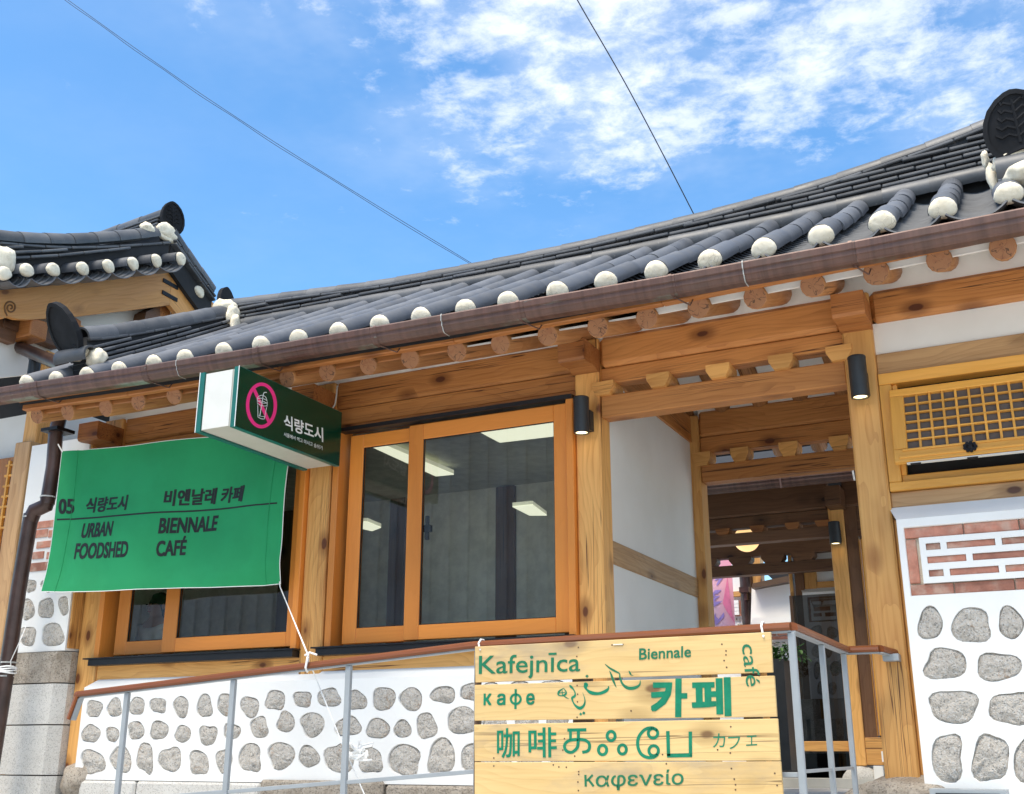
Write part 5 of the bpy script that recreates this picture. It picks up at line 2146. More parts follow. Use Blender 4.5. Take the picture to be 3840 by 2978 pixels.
holed_wall('plaster_grille', [(g3.x, g4.z), (g4.x, g4.z), (g4.x, g3.z), (g3.x, g3.z)], [[(a, c), (d, c), (d, e), (a, e)] for a, d, c, e in sl], YR - .115, YR - .07, 'white_plaster', cwl, lip=.03)
for a, d, c, e in sl:
    brick(cwl, a, d, c, e, YR - .09)
brick(cwl, hb0.x + .005, hb1.x + .28, hb0.z - .075, hb0.z - .004, YR - .085)
brick(cwl, hb0.x + .005, hb0.x + .06, hb1.z + .005, hb0.z - .08, YR - .085)
b = MB()
b.prism([(wxx, YR - .1, wz1), (-1.0, YR - .1, wz1), (-1.0, YR + .03, wz1 + .10), (wxx - .05, YR + .03, wz1 + .10)], (0, .01, 0))
b.build('wall_coping', M['white_plaster'], cw)
bxs = [(165, 920, 365, 1080), (20, 1080, 300, 1420), (300, 1080, 600, 1420)]
for a, c, d, e in bxs:
    p3, q3 = rat('H', a, c, YR - .3), rat('H', d, e, YR - .3)
    b = MB()
    b.box((p3.x, YR - .3, q3.z), (q3.x - .01, YR - .02, p3.z))
    b.build('plinth_stone', M['rough_granite'], cw)

# ================================================================== STREET SIDE OPPOSITE (mirrored in the panes)
opp = empty('clad_building', (-14, -9, 0), 'ribbed blue grey building across the street, mirrored faintly in the cafe windows', 'building')
b = MB()
rows_ = []
x = -30.0
i = 0
pts = []
while x < -4:
    pts.append((x, -9.0 - (0.10 if i % 2 else 0)))
    x += .26
    pts.append((x, -9.0 - (0.10 if i % 2 else 0)))
    i += 1
lo = [(x, y, 4.0) for x, y in pts]
hi = [(x, y, 12.0) for x, y in pts]
n = len(lo)
b.add(lo + hi, [(k, k + 1, n + k + 1, n + k) for k in range(n - 1)])
b.build('cladding', M['cladding_blue'], opp)
b = MB()
b.box((-30, -9.6, 0), (-4, -8.96, 4.0))
b.build('ground_storey', M['cladding_brown'], opp)
for xx in (-26, -21.5, -17, -12.5, -8):
    b = MB()
    b.box((xx, -8.98, .3), (xx + 2.6, -8.93, 3.2))
    b.build('shop_window', M['dark_room'], opp)

# ================================================================== PROJECTING SIGN BOX
SX = -4.895
SGY0, SGY1 = 5.63, 6.86
sg0, sg1 = 3.712, 4.150
SXL = -5.245
sign = empty('projecting_sign', (-5.07, 7.0, 3.9), 'dark green projecting sign box with white rim and a pink crossed out cup symbol', 'sign')
b = MB()
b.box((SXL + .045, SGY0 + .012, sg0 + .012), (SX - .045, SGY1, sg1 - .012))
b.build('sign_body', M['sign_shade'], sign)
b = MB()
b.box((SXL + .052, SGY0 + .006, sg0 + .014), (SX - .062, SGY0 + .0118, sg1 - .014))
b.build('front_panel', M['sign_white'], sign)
for x0_, x1_, xf in ((SX - .044, SX, SX), (SXL, SXL + .044, SXL)):
    b = MB()
    b.box((x0_ + .002, SGY0, sg0), (x1_ - .002, SGY1 + .01, sg1))
    o = b.build('side_tray', M['sign_teal'], sign)
    b = MB()
    if xf == SX:
        b.box((SX - .0019, SGY0 + .004, sg0 + .004), (SX + .001, SGY1 + .006, sg1 - .004))
    else:
        b.box((SXL - .001, SGY0 + .004, sg0 + .004), (SXL + .0019, SGY1 + .006, sg1 - .004))
    b.build('face_panel', M['sign_green'], sign)
    # bright cut edge of the acrylic
    b = MB()
    xe = SX - .001 if xf == SX else SXL + .001
    b.box((xe - .0025, SGY0 - .003, sg0 - .002), (xe + .0025, SGY0 - .0002, sg1 + .002))
    b.build('edge_strip', M['print_white'], sign)
for zz_ in (3.80, 4.06):
    b = MB()
    b.box((-5.15, SGY1 + .0, zz_ - .02), (-5.10, FY + .001, zz_ + .02))
    b.build('bracket', M['black_metal'], sign)


def on_sign(d):
    def f(p):
        q = z('K', p[0], p[1])
        return atX(q, SX + d)
    return f


b = MB()
ro = ell(800, 1018, 124, 194, n=48)
ribbon(b, ell(800, 1018, 126, 193, n=48), 31, on_sign(.0030), True)
ribbon(b, [(728, 862), (872, 1176)], 30, on_sign(.0022))
b.build('prohibition_ring', M['print_pink'], sign)
b = MB()
sm_ = on_sign(.0042)
for pts_, wd_ in ((curve([(848, 900, 0), (820, 908, 0), (806, 990, 0), (784, 1118, 0)]), 6), (ell(808, 975, 46, 20, tilt=16), 4.5), (ell(808, 1000, 47, 20, tilt=16), 4.5),
                  (curve([(762, 975, 0), (766, 945, 0), (800, 926, 0), (836, 940, 0), (853, 985, 0)]), 4.5), ([(762, 975), (765, 1010)], 4.5), ([(853, 990), (849, 1030)], 4.5),
                  ([(766, 1015), (768, 1122)], 4.5), ([(846, 1035), (826, 1140)], 4.5), (curve([(768, 1122, 0), (795, 1138, 0), (826, 1142, 0)]), 4.5), (curve([(775, 1108, 0), (798, 1116, 0), (826, 1120, 0)]), 3)):
    ribbon(b, [Vector((p[0], p[1])) for p in pts_], wd_, sm_, closed=len(pts_) == 28)
b.build('cup_symbol', M['print_white'], sign)
lettering('식량도시', (1005, 1225), (1360, 1352), (-2, -130), on_sign(.003), M and 'print_white', sign, bold=.022)
lettering('서울에서 먹고 마시고 숨쉬기', (1003, 1297), (1352, 1424), (0, -38), on_sign(.003), 'print_white', sign, bold=.004)
b = MB()
pw_ = [atY(z('K', *q_), 6.9) for q_ in ((1448, 1038), (1468, 1010), (1480, 930), (1488, 840))]
b.tube(pw_, .006, 6)
tag(b.build('sign_cable', M['grey_cord']), 'short grey cable running up from the green sign box', 'cable')

# ================================================================== GREEN CLOTH BANNER
BNO = atY((168, 2220), 6.62)
BNE = atY((1045, 2185), 6.84)
bx_dir = Vector((BNE.x - BNO.x, BNE.y - BNO.y, 0)).normalized()
bn = Vector((bx_dir.y, -bx_dir.x, 0))


def on_banner(d, k='A'):
    def f(p):
        q = z(k, p[0], p[1]) if k else p
        r_ = ray(q)
        t_ = (BNO - EYE).dot(bn) / r_.dot(bn)
        P_ = EYE + r_ * t_
        u = (P_ - BNO).dot(bx_dir) / (BNE - BNO).length
        v = (P_.z - 2.7) / 1.2
        wv_ = .030 * math.sin(5.2 * u + 2.0 * v + .6) * (.4 + .6 * (1 - v)) + .016 * math.sin(11 * u - 4 * v) + .010 * math.sin(17 * u * (1 - v * .4) + 3 * v) + .006 * math.sin(31 * u + 9 * v) * (1 - v) + .02 * math.exp(-((v - .12 - .25 * (u - .3) ** 2) / .09) ** 2)
        wv_ += -.035 * math.exp(-((u - .09) / .022) ** 2) * .35 - .03 * math.exp(-((u - .93) / .02) ** 2) * .3
        wv_ += .028 * math.exp(-((u - .32 - .25 * v) / .12) ** 2) * max(0, 1 - v)
        return P_ + bn * (wv_ + d)
    return f


BN = empty('banner', BNO + Vector((1.1, -.1, .5)), 'wrinkled green cloth banner with black lettering hung across the left window', 'banner')
nu, nv = 64, 30
cz_ = on_banner(0, None)
TLp, TRp, BRp, BLp = Vector((237, 1693)), Vector((1108, 1612)), Vector((1045, 2186)), Vector((168, 2221))
vs_ = []
for j in range(nv + 1):
    for i in range(nu + 1):
        u, v = i / nu, j / nv
        lo_ = BLp.lerp(BRp, u)
        hi_ = TLp.lerp(TRp, u)
        p_ = hi_.lerp(lo_, v)
        p_.y += 9 * math.sin(PI * u) * (v - .2) + 4 * math.sin(u * 9) * v
        p_.x += 5 * math.sin(PI * v) * (1 if u > .5 else -1) * abs(u - .5) * 2 * -1
        vs_.append(cz_(p_))
fs = [(j * (nu + 1) + i, j * (nu + 1) + i + 1, (j + 1) * (nu + 1) + i + 1, (j + 1) * (nu + 1) + i) for j in range(nv) for i in range(nu)]
b = MB()
n = len(vs_)
back = [v - bn * .004 for v in vs_]
rim = [i for i in range(nu + 1)] + [j * (nu + 1) + nu for j in range(1, nv + 1)] + [nv * (nu + 1) + i for i in range(nu - 1, -1, -1)] + [j * (nu + 1) for j in range(nv - 1, 0, -1)]
b.add(vs_, fs)
b.add(back, [f[::-1] for f in fs])
cl_ = b.build('cloth', M['green_cloth'], BN, smooth=True)
b = MB()
b.tube([vs_[i] - bn * .002 for i in rim] + [vs_[rim[0]] - bn * .002], .0035, 5, caps=False)
b.build('hem', M['print_white'], BN)
for uu in (.065, .945):
    b = MB()
    i0 = int(uu * nu)
    b.tube([vs_[j * (nu + 1) + i0] + bn * .001 for j in range(nv + 1)], .003, 4)
    b.build('sewn_fold', M['green_cloth'], BN)
ob = on_banner(.0018)
B_ = 'print_black'
lettering('05', (375, 722), (460, 716), (5, -96), ob, B_, BN, bold=(.045, .020))
lettering('식량도시', (526, 712), (795, 694), (14, -98), ob, B_, BN, bold=(.044, .024))
lettering('비엔날레 카페', (1030, 672), (1525, 640), (18, -104), ob, B_, BN, bold=(.044, .024))
lettering('URBAN', (510, 873), (706, 858), (14, -96), ob, B_, BN, bold=(.038, .028))
lettering('FOODSHED', (478, 1008), (815, 994), (10, -104), ob, B_, BN, bold=(.038, .028))
lettering('BIENNALE', (998, 843), (1350, 820), (16, -98), ob, B_, BN, bold=(.038, .028))
lettering('CAFÉ', (978, 988), (1150, 974), (14, -124), ob, B_, BN, bold=(.038, .028))
b = MB()
ribbon(b, [(367 + (1762 - 367) * i / 30, 756 + (655 - 756) * i / 30) for i in range(31)], 10, ob)
b.build('printed_rule', M[B_], BN)

# cords that hold the banner
b = MB()
b.tube([cz_(Vector((239, 1697))), atY(z('A', 305, 175), 6.60)], .006, 6)
tag(b.build('white_string', M['white_cord']), 'white cord tying the upper left corner of the green banner to the eave', 'cord')
b = MB()
RAILY = 5.38
kn = atY(z('B', 1940, 458), RAILY)
b.tube([cz_(Vector((1043, 2180))), cz_(Vector((1046, 2200))) + Vector((0, -.01, 0)), kn + Vector((-.004, 0, .03))], .0045, 6)
b.tube([kn + Vector((0, 0, .03)), kn + Vector((.03, -.045, .0)), kn + Vector((.02, -.045, -.05)), kn + Vector((.0, -.0, -.07)), kn + Vector((-.02, .03, -.02)), kn + Vector((0, 0, .03))], .007, 6)
b.tube([kn + Vector((0, -.03, .02)), kn + Vector((.04, -.04, .035)), kn + Vector((.085, -.03, .02))], .006, 5)
e1, e2 = atY(z('G', 60, 320), RAILY + .05), atY(z('G', 640, 1710), RAILY + .12)
b.tube([kn + Vector((.0, -.0, -.07)), e1, atY(z('G', 380, 1110), RAILY + .09), e2, e2 + (e2 - e1) * .4], .004, 6)
tag(b.build('white_string', M['white_cord']), 'long white cord from the lower right banner corner down over the sloping handrail', 'cord')
b = MB()
rn = random.Random(5)
c = atY(z('G', 545, 1255), RAILY + .10)
for i in range(16):
    p0 = c + Vector((rn.uniform(-.06, .06), rn.uniform(-.03, .03), rn.uniform(-.03, .03)))
    p1 = c + Vector((rn.uniform(-.10, .11), rn.uniform(-.04, .04), rn.uniform(-.05, .07)))
    b.tube([p0, (p0 + p1) / 2 + Vector((rn.uniform(-.03, .03), 0, rn.uniform(-.02, .04))), p1], .006, 5)
tag(b.build('cord_bundle', M['white_cord']), 'tangled white cord end bunched behind the grey railing bar', 'cord')
b = MB()
cq = PIPE_TIE
for dz, r_ in ((.0, .072), (.014, .075), (-.016, .073), (.028, .072)):
    b.tube([cq + Vector((.074 * math.cos(a), .074 * math.sin(a), dz + .006 * math.sin(2 * a + dz * 90))) for a in [2 * PI * i / 16 for i in range(17)]], .007, 5)
b.tube([cq + Vector((.07, -.02, .02)), cq + Vector((.09, -.05, .07)), atY(z('M', 262, 1010), 6.5), atY(z('M', 330, 845), 6.55)], .004, 5)
b.tube([cq + Vector((-.06, -.05, .02)), cq + Vector((-.12, -.06, .045)), cq + Vector((-.2, -.05, .05))], .006, 5)
tag(b.build('pipe_cord', M['white_cord']), 'white cord wound several times round the brown rain pipe', 'cord')

# ================================================================== HANDRAIL
rail = empty('handrail', (-2.5, RAILY, 1.0), 'brown wooden handrail on grey steel bars along the ramp, turning back to the post', 'railing')
kz = 2.155
k0 = atY(z('B', 492, 682), RAILY)
kk = atY((1775, 2422), RAILY)
kc_ = atY((2966, 2352), RAILY)
kd_ = Vector((kc_.x, 6.80, kc_.z))
ke_ = Vector((-.985, 6.80, kc_.z))
lowp = atY(z('B', 448, 835), RAILY)


def rail_run(p0, p1, name='rail_length'):
    """rounded timber rail"""
    p0, p1 = Vector(p0), Vector(p1)
    x = (p1 - p0).normalized()
    y = Vector((0, 0, 1)).cross(x).normalized()
    u = x.cross(y)
    sec = [(-.030, -.016), (-.034, -.004), (-.030, .012), (-.018, .021), (0, .024), (.018, .021), (.030, .012), (.034, -.004), (.030, -.016)]
    L = (p1 - p0).length
    vs2 = [(0, a, c) for a, c in sec] + [(L, a, c) for a, c in sec]
    m = len(sec)
    me = mesh_from(name, vs2, [(i, m + i, m + (i + 1) % m, (i + 1) % m) for i in range(m)] + [tuple(range(m)), tuple(range(2 * m - 1, m - 1, -1))], M['handrail_wood'])
    bm = bmesh.new()
    bm.from_mesh(me)
    bmesh.ops.recalc_face_normals(bm, faces=bm.faces)
    bm.to_mesh(me)
    bm.free()
    put(name, me, rail, frame_mat(p0, x, y, u))
    # flat steel below
    timber('rail_flat', 'grey_paint', rail, p0 - u * .021, p1 - u * .021, .040, .008, u, .0)


rail_run(k0, kk)
rail_run(kk, kc_)
rail_run(kc_, kd_)
rail_run(kd_, ke_)
rail_run(k0 + Vector((.02, 0, .012)), lowp)
rail_run(ke_ + Vector((0, .0, 0)), Vector((ke_.x + .05, 6.985, ke_.z - .01)))
b = MB()
b.box((ke_.x + .0, 6.90, ke_.z - .06), (ke_.x + .09, 6.999, ke_.z - .02))
b.build('wall_bracket', M['grey_paint'], rail)


def railz(x):
    if x < kk.x:
        return k0.z + (kk.z - k0.z) * (x - k0.x) / (kk.x - k0.x)
    return kk.z + (kc_.z - kk.z) * (x - kk.x) / (kc_.x - kk.x)


bxs = [atY(z('B', 802, 690), RAILY).x, atY(z('B', 1474, 590), RAILY).x, atY(z('G', 468, 270), RAILY).x, kk.x + .03, atY(z('D', 1035, 160), RAILY).x, kc_.x]
for x in bxs:
    bar('rail_post', 'grey_paint', rail, x - .017, x + .017, RAILY - .014, RAILY + .014, .98, railz(x) - .026, .003)
for y in (atX(z('H', 392, 470), kc_.x).y, atX(z('H', 572, 540), kc_.x).y):
    bar('rail_post', 'grey_paint', rail, kc_.x - .014, kc_.x + .014, y - .017, y + .017, .98, kc_.z - .026, .003)
l0_, l1_ = atY(z('B', 1425, 1293), RAILY), atY(z('G', 1830, 1450), RAILY)
zl0 = l0_.z
zslope = (l1_.z - l0_.z) / (l1_.x - l0_.x)
for xa2, xb2 in zip(bxs, bxs[1:]):
    za, zb2_ = zl0 + zslope * (xa2 - l0_.x), zl0 + zslope * (xb2 - l0_.x)
    if xa2 > kk.x:
        za = zb2_ = zl0 + zslope * (kk.x - l0_.x)
    timber('lower_rail', 'grey_paint', rail, (xa2 + .0175, RAILY, za), (xb2 - .0175, RAILY, zb2_), .012, .022, (0, 0, 1), .002)
zr = atX(z('H', 480, 1492), kc_.x).z
bar('lower_rail', 'grey_paint', rail, kc_.x - .006, kc_.x + .006, RAILY + .018, atX(z('H', 572, 540), kc_.x).y + .016, zr - .008, zr + .008, .002)

# ================================================================== PALLET WOOD SIGN
DY = 5.325
pal = empty('plank_sign', (-2.1, DY, 1.2), 'pallet wood sign board with green café lettering in many scripts, hung from the handrail', 'sign')
dat = lambda x, y, Y=DY: atY(z('D', x, y), Y)
planks = [[(135, 210), (2000, 118), (2013, 372), (138, 436)], [(133, 452), (2022, 393), (2038, 652), (132, 677)], [(130, 702), (2043, 663), (2060, 929), (133, 933)], [(133, 939), (2062, 933), (2082, 1195), (133, 1200)]]
PL = []
for q_ in planks:
    PL.append(skew_timber('plank', 'pallet_pine', pal, *[dat(*p_) for p_ in q_], .018, .0022))
for (x0_, x1_) in ((134, 166), (746, 868), (1806, 1922)):
    p0, p1 = dat(x0_, 300, DY + .019), dat(x1_, 300, DY + .019)
    bar('batten', 'dark_batten', pal, p0.x, p1.x, DY + .0185, DY + .043, 1.0, dat(1000, 190).z, .003)
# nail holes
b = MB()
for (x, y) in ((788, 215), (778, 272), (1692, 195), (1718, 237), (1718, 262), (1706, 298), (1722, 340), (780, 455), (783, 510), (782, 558), (780, 655), (1000, 200), (1068, 196), (255, 912), (255, 962), (630, 955), (665, 968), (712, 970), (790, 998), (790, 1015),
               (785, 1063), (788, 1117), (1342, 948), (1752, 978), (1770, 1045), (1778, 1080), (1778, 1112), (1748, 715), (1745, 880), (1665, 860), (1318, 890), (700, 790), (690, 862), (775, 850), (765, 900), (2040, 1085), (2025, 1008), (1120, 615)):
    c = dat(x, y, DY - .0004)
    b.tube([c, c + Vector((0, -.0008, 0))], .0042, 7)
b.build('nail_hole', M['dark_batten'], pal)
b = MB()
p0, p1 = dat(1008, 198, DY - .002), dat(1068, 196, DY - .002)
b.tube([p0, p1], .0028, 6)
b.build('staple', M['sign_white'], pal)


def on_sb(d=.0012):
    return lambda p: atY(z('D', p[0], p[1]), DY - d)


G1, G2 = 'vinyl_green', 'vinyl_dark_green'
sb = on_sb()
lettering('Kafejnīca', (160, 420), (798, 402), (2, -158), sb, G2, PL[0], bold=.006)
lettering('Biennale', (1170, 294), (1497, 276), (1, -72), sb, G2, PL[0], bold=.014)
lettering('café', (1815, 196), (1846, 462), (92, -4), sb, G2, PL[0], bold=.002)
lettering('к', (190, 580), (240, 579), (1, -74), sb, G1, PL[1], bold=.022)
lettering('а', (274, 580), (328, 579), (1, -74), sb, G1, PL[1], bold=.022)
lettering('е', (458, 577), (512, 576), (1, -73), sb, G1, PL[1], bold=.022)
lettering('카', (1243, 656), (1473, 655), (2, -244), sb, G1, PL[1], bold=.035)
lettering('페', (1504, 653), (1753, 648), (-6, -246), sb, G1, PL[1], bold=.035)
lettering('咖', (275, 914), (418, 908), (0, -188), sb, G1, PL[2], bold=.010)
lettering('啡', (474, 911), (652, 907), (-2, -190), sb, G1, PL[2], bold=.010)
lettering('カ', (1635, 846), (1712, 844), (1, -88), sb, G1, PL[2], bold=.0)
lettering('フ', (1730, 857), (1806, 853), (1, -78), sb, G1, PL[2], bold=.0)
lettering('エ', (1845, 836), (1914, 832), (0, -64), sb, G1, PL[2], bold=.0)
lettering('αφενείο', (897, 1119), (1450, 1104), (1, -122), sb, G2, PL[3], bold=.008)


def strokes(items, k, mat, parent, name='lettering'):
    b = MB()
    mp = lambda p: atY(z(k, p[0], p[1]), DY - .0014)
    for pts_, closed, kw in items:
        if closed:
            ribbon(b, [Vector((p[0], p[1])) for p in pts_], pts_[0][2], mp, True)
        else:
            cc = curve(pts_, 6) if kw else [Vector(p) for p in pts_]
            ribbon(b, [Vector((p[0], p[1])) for p in cc], [p[2] for p in cc], mp)
    return b.build(name, M[mat], parent)


# the Arabic word, brushed
strokes([([(1505, 112, 8), (1445, 155, 26), (1432, 198, 22), (1470, 216, 14), (1525, 200, 26), (1540, 165, 18), (1505, 112, 8)], False, True),
         ([(1440, 178, 10), (1528, 168, 10)], False, False), ([(1485, 140, 8), (1490, 205, 12)], False, False), ([(1500, 212, 14), (1540, 240, 14), (1580, 258, 4)], False, True),
         ([(1585, 70, 10), (1605, 92, 32), (1640, 130, 18), (1662, 180, 18), (1655, 222, 30), (1622, 244, 30), (1632, 296, 18), (1672, 355, 28), (1730, 385, 44), (1782, 345, 30), (1796, 270, 14), (1765, 172, 4)], False, True),
         ([(1720, 470, 4), (1738, 466, 44), (1756, 462, 4)], False, False), ([(1760, 455, 4), (1780, 452, 48), (1802, 448, 4)], False, False)], 'O', G1, PL[1])
strokes([([(826, 438, 10), (836, 450, 26), (832, 462, 22), (840, 480, 12), (868, 500, 22), (915, 506, 18), (960, 490, 20), (978, 470, 10), (974, 458, 3)], False, True)], 'D', G1, PL[1])
strokes([([(832, 396, 3), (842, 396, 20), (852, 396, 3)], False, False), ([(984, 362, 3), (994, 385, 11), (1008, 425, 14), (1027, 468, 3)], False, True),
         ([(956, 320, 4), (985, 345, 11), (1020, 365, 12), (1046, 380, 7), (1050, 405, 10), (1066, 445, 13), (1098, 470, 20), (1140, 470, 20), (1172, 452, 12), (1178, 420, 3)], False, True),
         ([(1106, 362, 3), (1114, 378, 12), (1122, 390, 3)], False, True), ([(1118, 388, 6), (1134, 392, 2)], False, False)], 'D', G2, PL[0])
strokes([([(p[0], p[1], 14) for p in ell(393, 541, 31, 30, n=26)], True, False), ([(393, 478, 14), (391, 603, 14)], False, False)], 'D', G1, PL[1])
strokes([([(832, 1018, 14), (834, 1092, 14)], False, False), ([(878, 1018, 13), (842, 1056, 13)], False, False), ([(850, 1046, 13), (884, 1090, 14)], False, False)], 'D', G2, PL[3])
# the Tamil letters
strokes([([(718, 736, 20), (838, 734, 20)], False, False), ([(788, 738, 20), (786, 815, 20), (778, 850, 20), (745, 876, 19), (712, 866, 19), (700, 835, 18), (718, 808, 19), (760, 796, 19), (820, 797, 19), (852, 815, 19), (858, 845, 19), (845, 868, 19), (812, 876, 19)], False, True),
         ([(738, 740, 17), (738, 800, 17)], False, False)], 'D', G1, PL[2])
for cx_, cy_, rr in ((994, 773, 25), (940, 861, 26), (1065, 858, 25)):
    strokes([([(p[0], p[1], 19) for p in ell(cx_, cy_, rr, rr + 4, n=24)], True, False)], 'D', G1, PL[2])
strokes([([(p[0], p[1], 19) for p in ell(1258, 756, 30, 30, n=24)], True, False), ([(p[0], p[1], 19) for p in ell(1262, 866, 30, 32, n=24)], True, False),
         ([(1284, 738, 19), (1250, 722, 20), (1205, 734, 20), (1168, 780, 20), (1162, 835, 20), (1182, 885, 20), (1222, 908, 20), (1262, 906, 20), (1288, 888, 19)], False, True)], 'D', G1, PL[2])
strokes([([(1351, 742, 22), (1356, 899, 22)], False, False), ([(1346, 897, 24), (1505, 894, 24)], False, False), ([(1493, 745, 22), (1494, 906, 22)], False, False)], 'D', G1, PL[2])
# cords over the rail
for (x, y0_, lbl) in ((180, 160, 'white loop of cord over the rail at the left end of the plank sign'), (1952, 60, 'white loop of cord over the rail at the right end of the plank sign')):
    b = MB()
    rp = dat(x, y0_ + 20, RAILY)
    zt3 = railz(rp.x) + .030
    hole = dat(x - 12 if x < 500 else x + 2, y0_ + (68 if x < 500 else 88), DY - .006)
    b.tube([hole + Vector((0, .01, 0)), hole, Vector(((hole.x + rp.x) / 2, RAILY - .042, railz(rp.x) - .03)), Vector((rp.x, RAILY - .038, railz(rp.x) + .008)), Vector((rp.x, RAILY - .012, zt3)), Vector((rp.x, RAILY + .02, zt3)), Vector((rp.x, RAILY + .04, railz(rp.x) - .02)), Vector((rp.x, DY + .045, hole.z + .02))], .0055, 6)
    tag(b.build('hanging_cord', M['white_cord']), lbl, 'cord')

# ================================================================== WALL LAMPS
def wall_lamp(top, bot, Y, r, post_y, label):
    """downlight cylinder on a small back box"""
    pt, pb_ = atY(top, Y), atY(bot, Y)
    x = (pt.x + pb_.x) / 2
    L = empty('wall_lamp', (x, post_y, pb_.z), label, 'lamp', 'black cylinder lamps on the posts')
    b = MB()
    b.tube([(x, Y, pt.z - .012), (x, Y, pb_.z + .01)], r, 24)
    b.build('lamp_body', M['lamp_metal'], L, smooth='auto')
    b = MB()
    b.tube([(x, Y, pt.z - .012), (x, Y, pt.z - .004), (x, Y, pt.z)], [r * 1.02, r * 1.02, r * .96], 24)
    b.build('lamp_cap', M['lamp_metal'], L, smooth='auto')
    b = MB()
    n_ = 24
    ro_, ri_ = r, r * .78
    vs3 = []
    for rr_, zz5 in ((ro_, pb_.z + .01), (ro_, pb_.z - .004), (ri_, pb_.z - .004), (ri_, pb_.z + .008)):
        vs3 += [(x + rr_ * math.cos(2 * PI * k / n_), Y + rr_ * math.sin(2 * PI * k / n_), zz5) for k in range(n_)]
    b.add(vs3, [(j * n_ + k, j * n_ + (k + 1) % n_, (j + 1) * n_ + (k + 1) % n_, (j + 1) * n_ + k) for j in range(3) for k in range(n_)])
    b.build('lamp_rim', M['lamp_metal'], L, smooth='auto')
    b = MB()
    b.add([(x + ri_ * math.cos(2 * PI * k / n_), Y + ri_ * math.sin(2 * PI * k / n_), pb_.z + .004) for k in range(n_)], [tuple(range(n_))])
    b.build('lamp_lens', M['lamp_lens'], L)
    b = MB()
    h_ = pt.z - pb_.z
    b.box((x - .045, Y + r * .9, pb_.z + h_ * .12), (x + .045, post_y - .001, pb_.z + h_ * .68))
    b.build('back_box', M['black_metal'], L)
    return L


wall_lamp(z('R', 1347, 450), z('R', 1367, 650), 6.88, .056, FY, 'large black cylinder lamp on the post right of the passage')
wall_lamp(z('S', 1645, 1160), z('S', 1648, 1382), 6.88, .056, FY, 'black cylinder lamp at the top right corner of the big window')
wall_lamp(z('L', 1770, 25), z('L', 1793, 296), IY - .12, .060, IY, 'small distant cylinder lamp on the inner post inside the passage')

# paper globe lamp in the inner hall
gc = atY(z('L', 672, 245), 13.2)
gr_ = (gc - EYE).length * 0 + 162 * .2976 / F_PX * (gc - EYE).dot(FWD)
b = MB()
rings_n, seg = 14, 24
vs3 = []
for j in range(rings_n + 1):
    a = PI * j / rings_n
    for k in range(seg):
        vs3.append(gc + Vector((gr_ * math.sin(a) * math.cos(2 * PI * k / seg), gr_ * math.sin(a) * math.sin(2 * PI * k / seg), gr_ * .97 * math.cos(a))))
b.add(vs3, [(j * seg + k, j * seg + (k + 1) % seg, (j + 1) * seg + (k + 1) % seg, (j + 1) * seg + k) for j in range(rings_n) for k in range(seg)])
gl_e = empty('globe_lamp', gc, 'glowing cream paper globe lamp hanging behind the dark beams', 'lamp')
b.build('shade', M['globe_paper'], gl_e, smooth=True)
b = MB()
b.tube([gc + Vector((0, 0, gr_ * .95)), gc + Vector((0, 0, 1.0))], .008, 6)
b.build('flex', M['black_metal'], gl_e)

# ================================================================== CEILING LIGHTS IN THE CAFE
def ceiling_light(corners, zz_, th, label):
    P_ = [atZ(z('C', *c_), zz_) for c_ in corners]
    c = sum(P_, Vector()) / len(P_)
    L = empty('ceiling_light', c, label, 'ceiling light', 'white box lights on the cafe ceiling')
    b = MB()
    b.prism(P_, (0, 0, .008))
    b.build('diffuser', M['tube_light'], L)
    b = MB()
    b.prism([p_ + Vector((0, 0, .0085)) for p_ in P_], (0, 0, th))
    b.build('housing', M['tube_light_side'], L)


ceiling_light([(1005, 200), (1142, 272), (1640, 214), (1480, 138)], 4.01, .02, 'wide white ceiling light at the top right of the big window')
ceiling_light([(338, 304), (420, 294), (850, 475), (735, 486)], 3.96, .035, 'long white ceiling light running back from the left pane into the right pane')
ceiling_light([(262, 778), (300, 776), (388, 812), (330, 834), (262, 818)], 3.54, .03, 'short low ceiling light at the left edge of the narrow pane')
ceiling_light([(1222, 680), (1350, 668), (1440, 735), (1330, 735)], 3.58, .03, 'faint pale light low on the right of the big window')

# ================================================================== PERSON INDOORS, added in place of a reflection in the glass
def skin_body(name, verts, edges, radii, mat, parent, origin, root=0):
    me = bpy.data.meshes.new(name)
    me.from_pydata([tuple(Vector(v)) for v in verts], edges, [])
    o = bpy.data.objects.new(name, me)
    COL.objects.link(o)
    m_ = o.modifiers.new('skin', 'SKIN')
    m_.use_smooth_shade = True
    for d_, r_ in zip(me.skin_vertices[0].data, radii):
        d_.radius = (r_, r_) if not isinstance(r_, tuple) else r_
    me.skin_vertices[0].data[root].use_root = True
    s_ = o.modifiers.new('sub', 'SUBSURF')
    s_.levels = s_.render_levels = 2
    dg = bpy.context.evaluated_depsgraph_get()
    nm = bpy.data.meshes.new_from_object(o.evaluated_get(dg))
    bpy.data.objects.remove(o)
    nm.materials.clear()
    nm.materials.append(M[mat])
    nm.polygons.foreach_set('use_smooth', [True] * len(nm.polygons))
    return put(name, nm, parent, Matrix.Translation(origin))


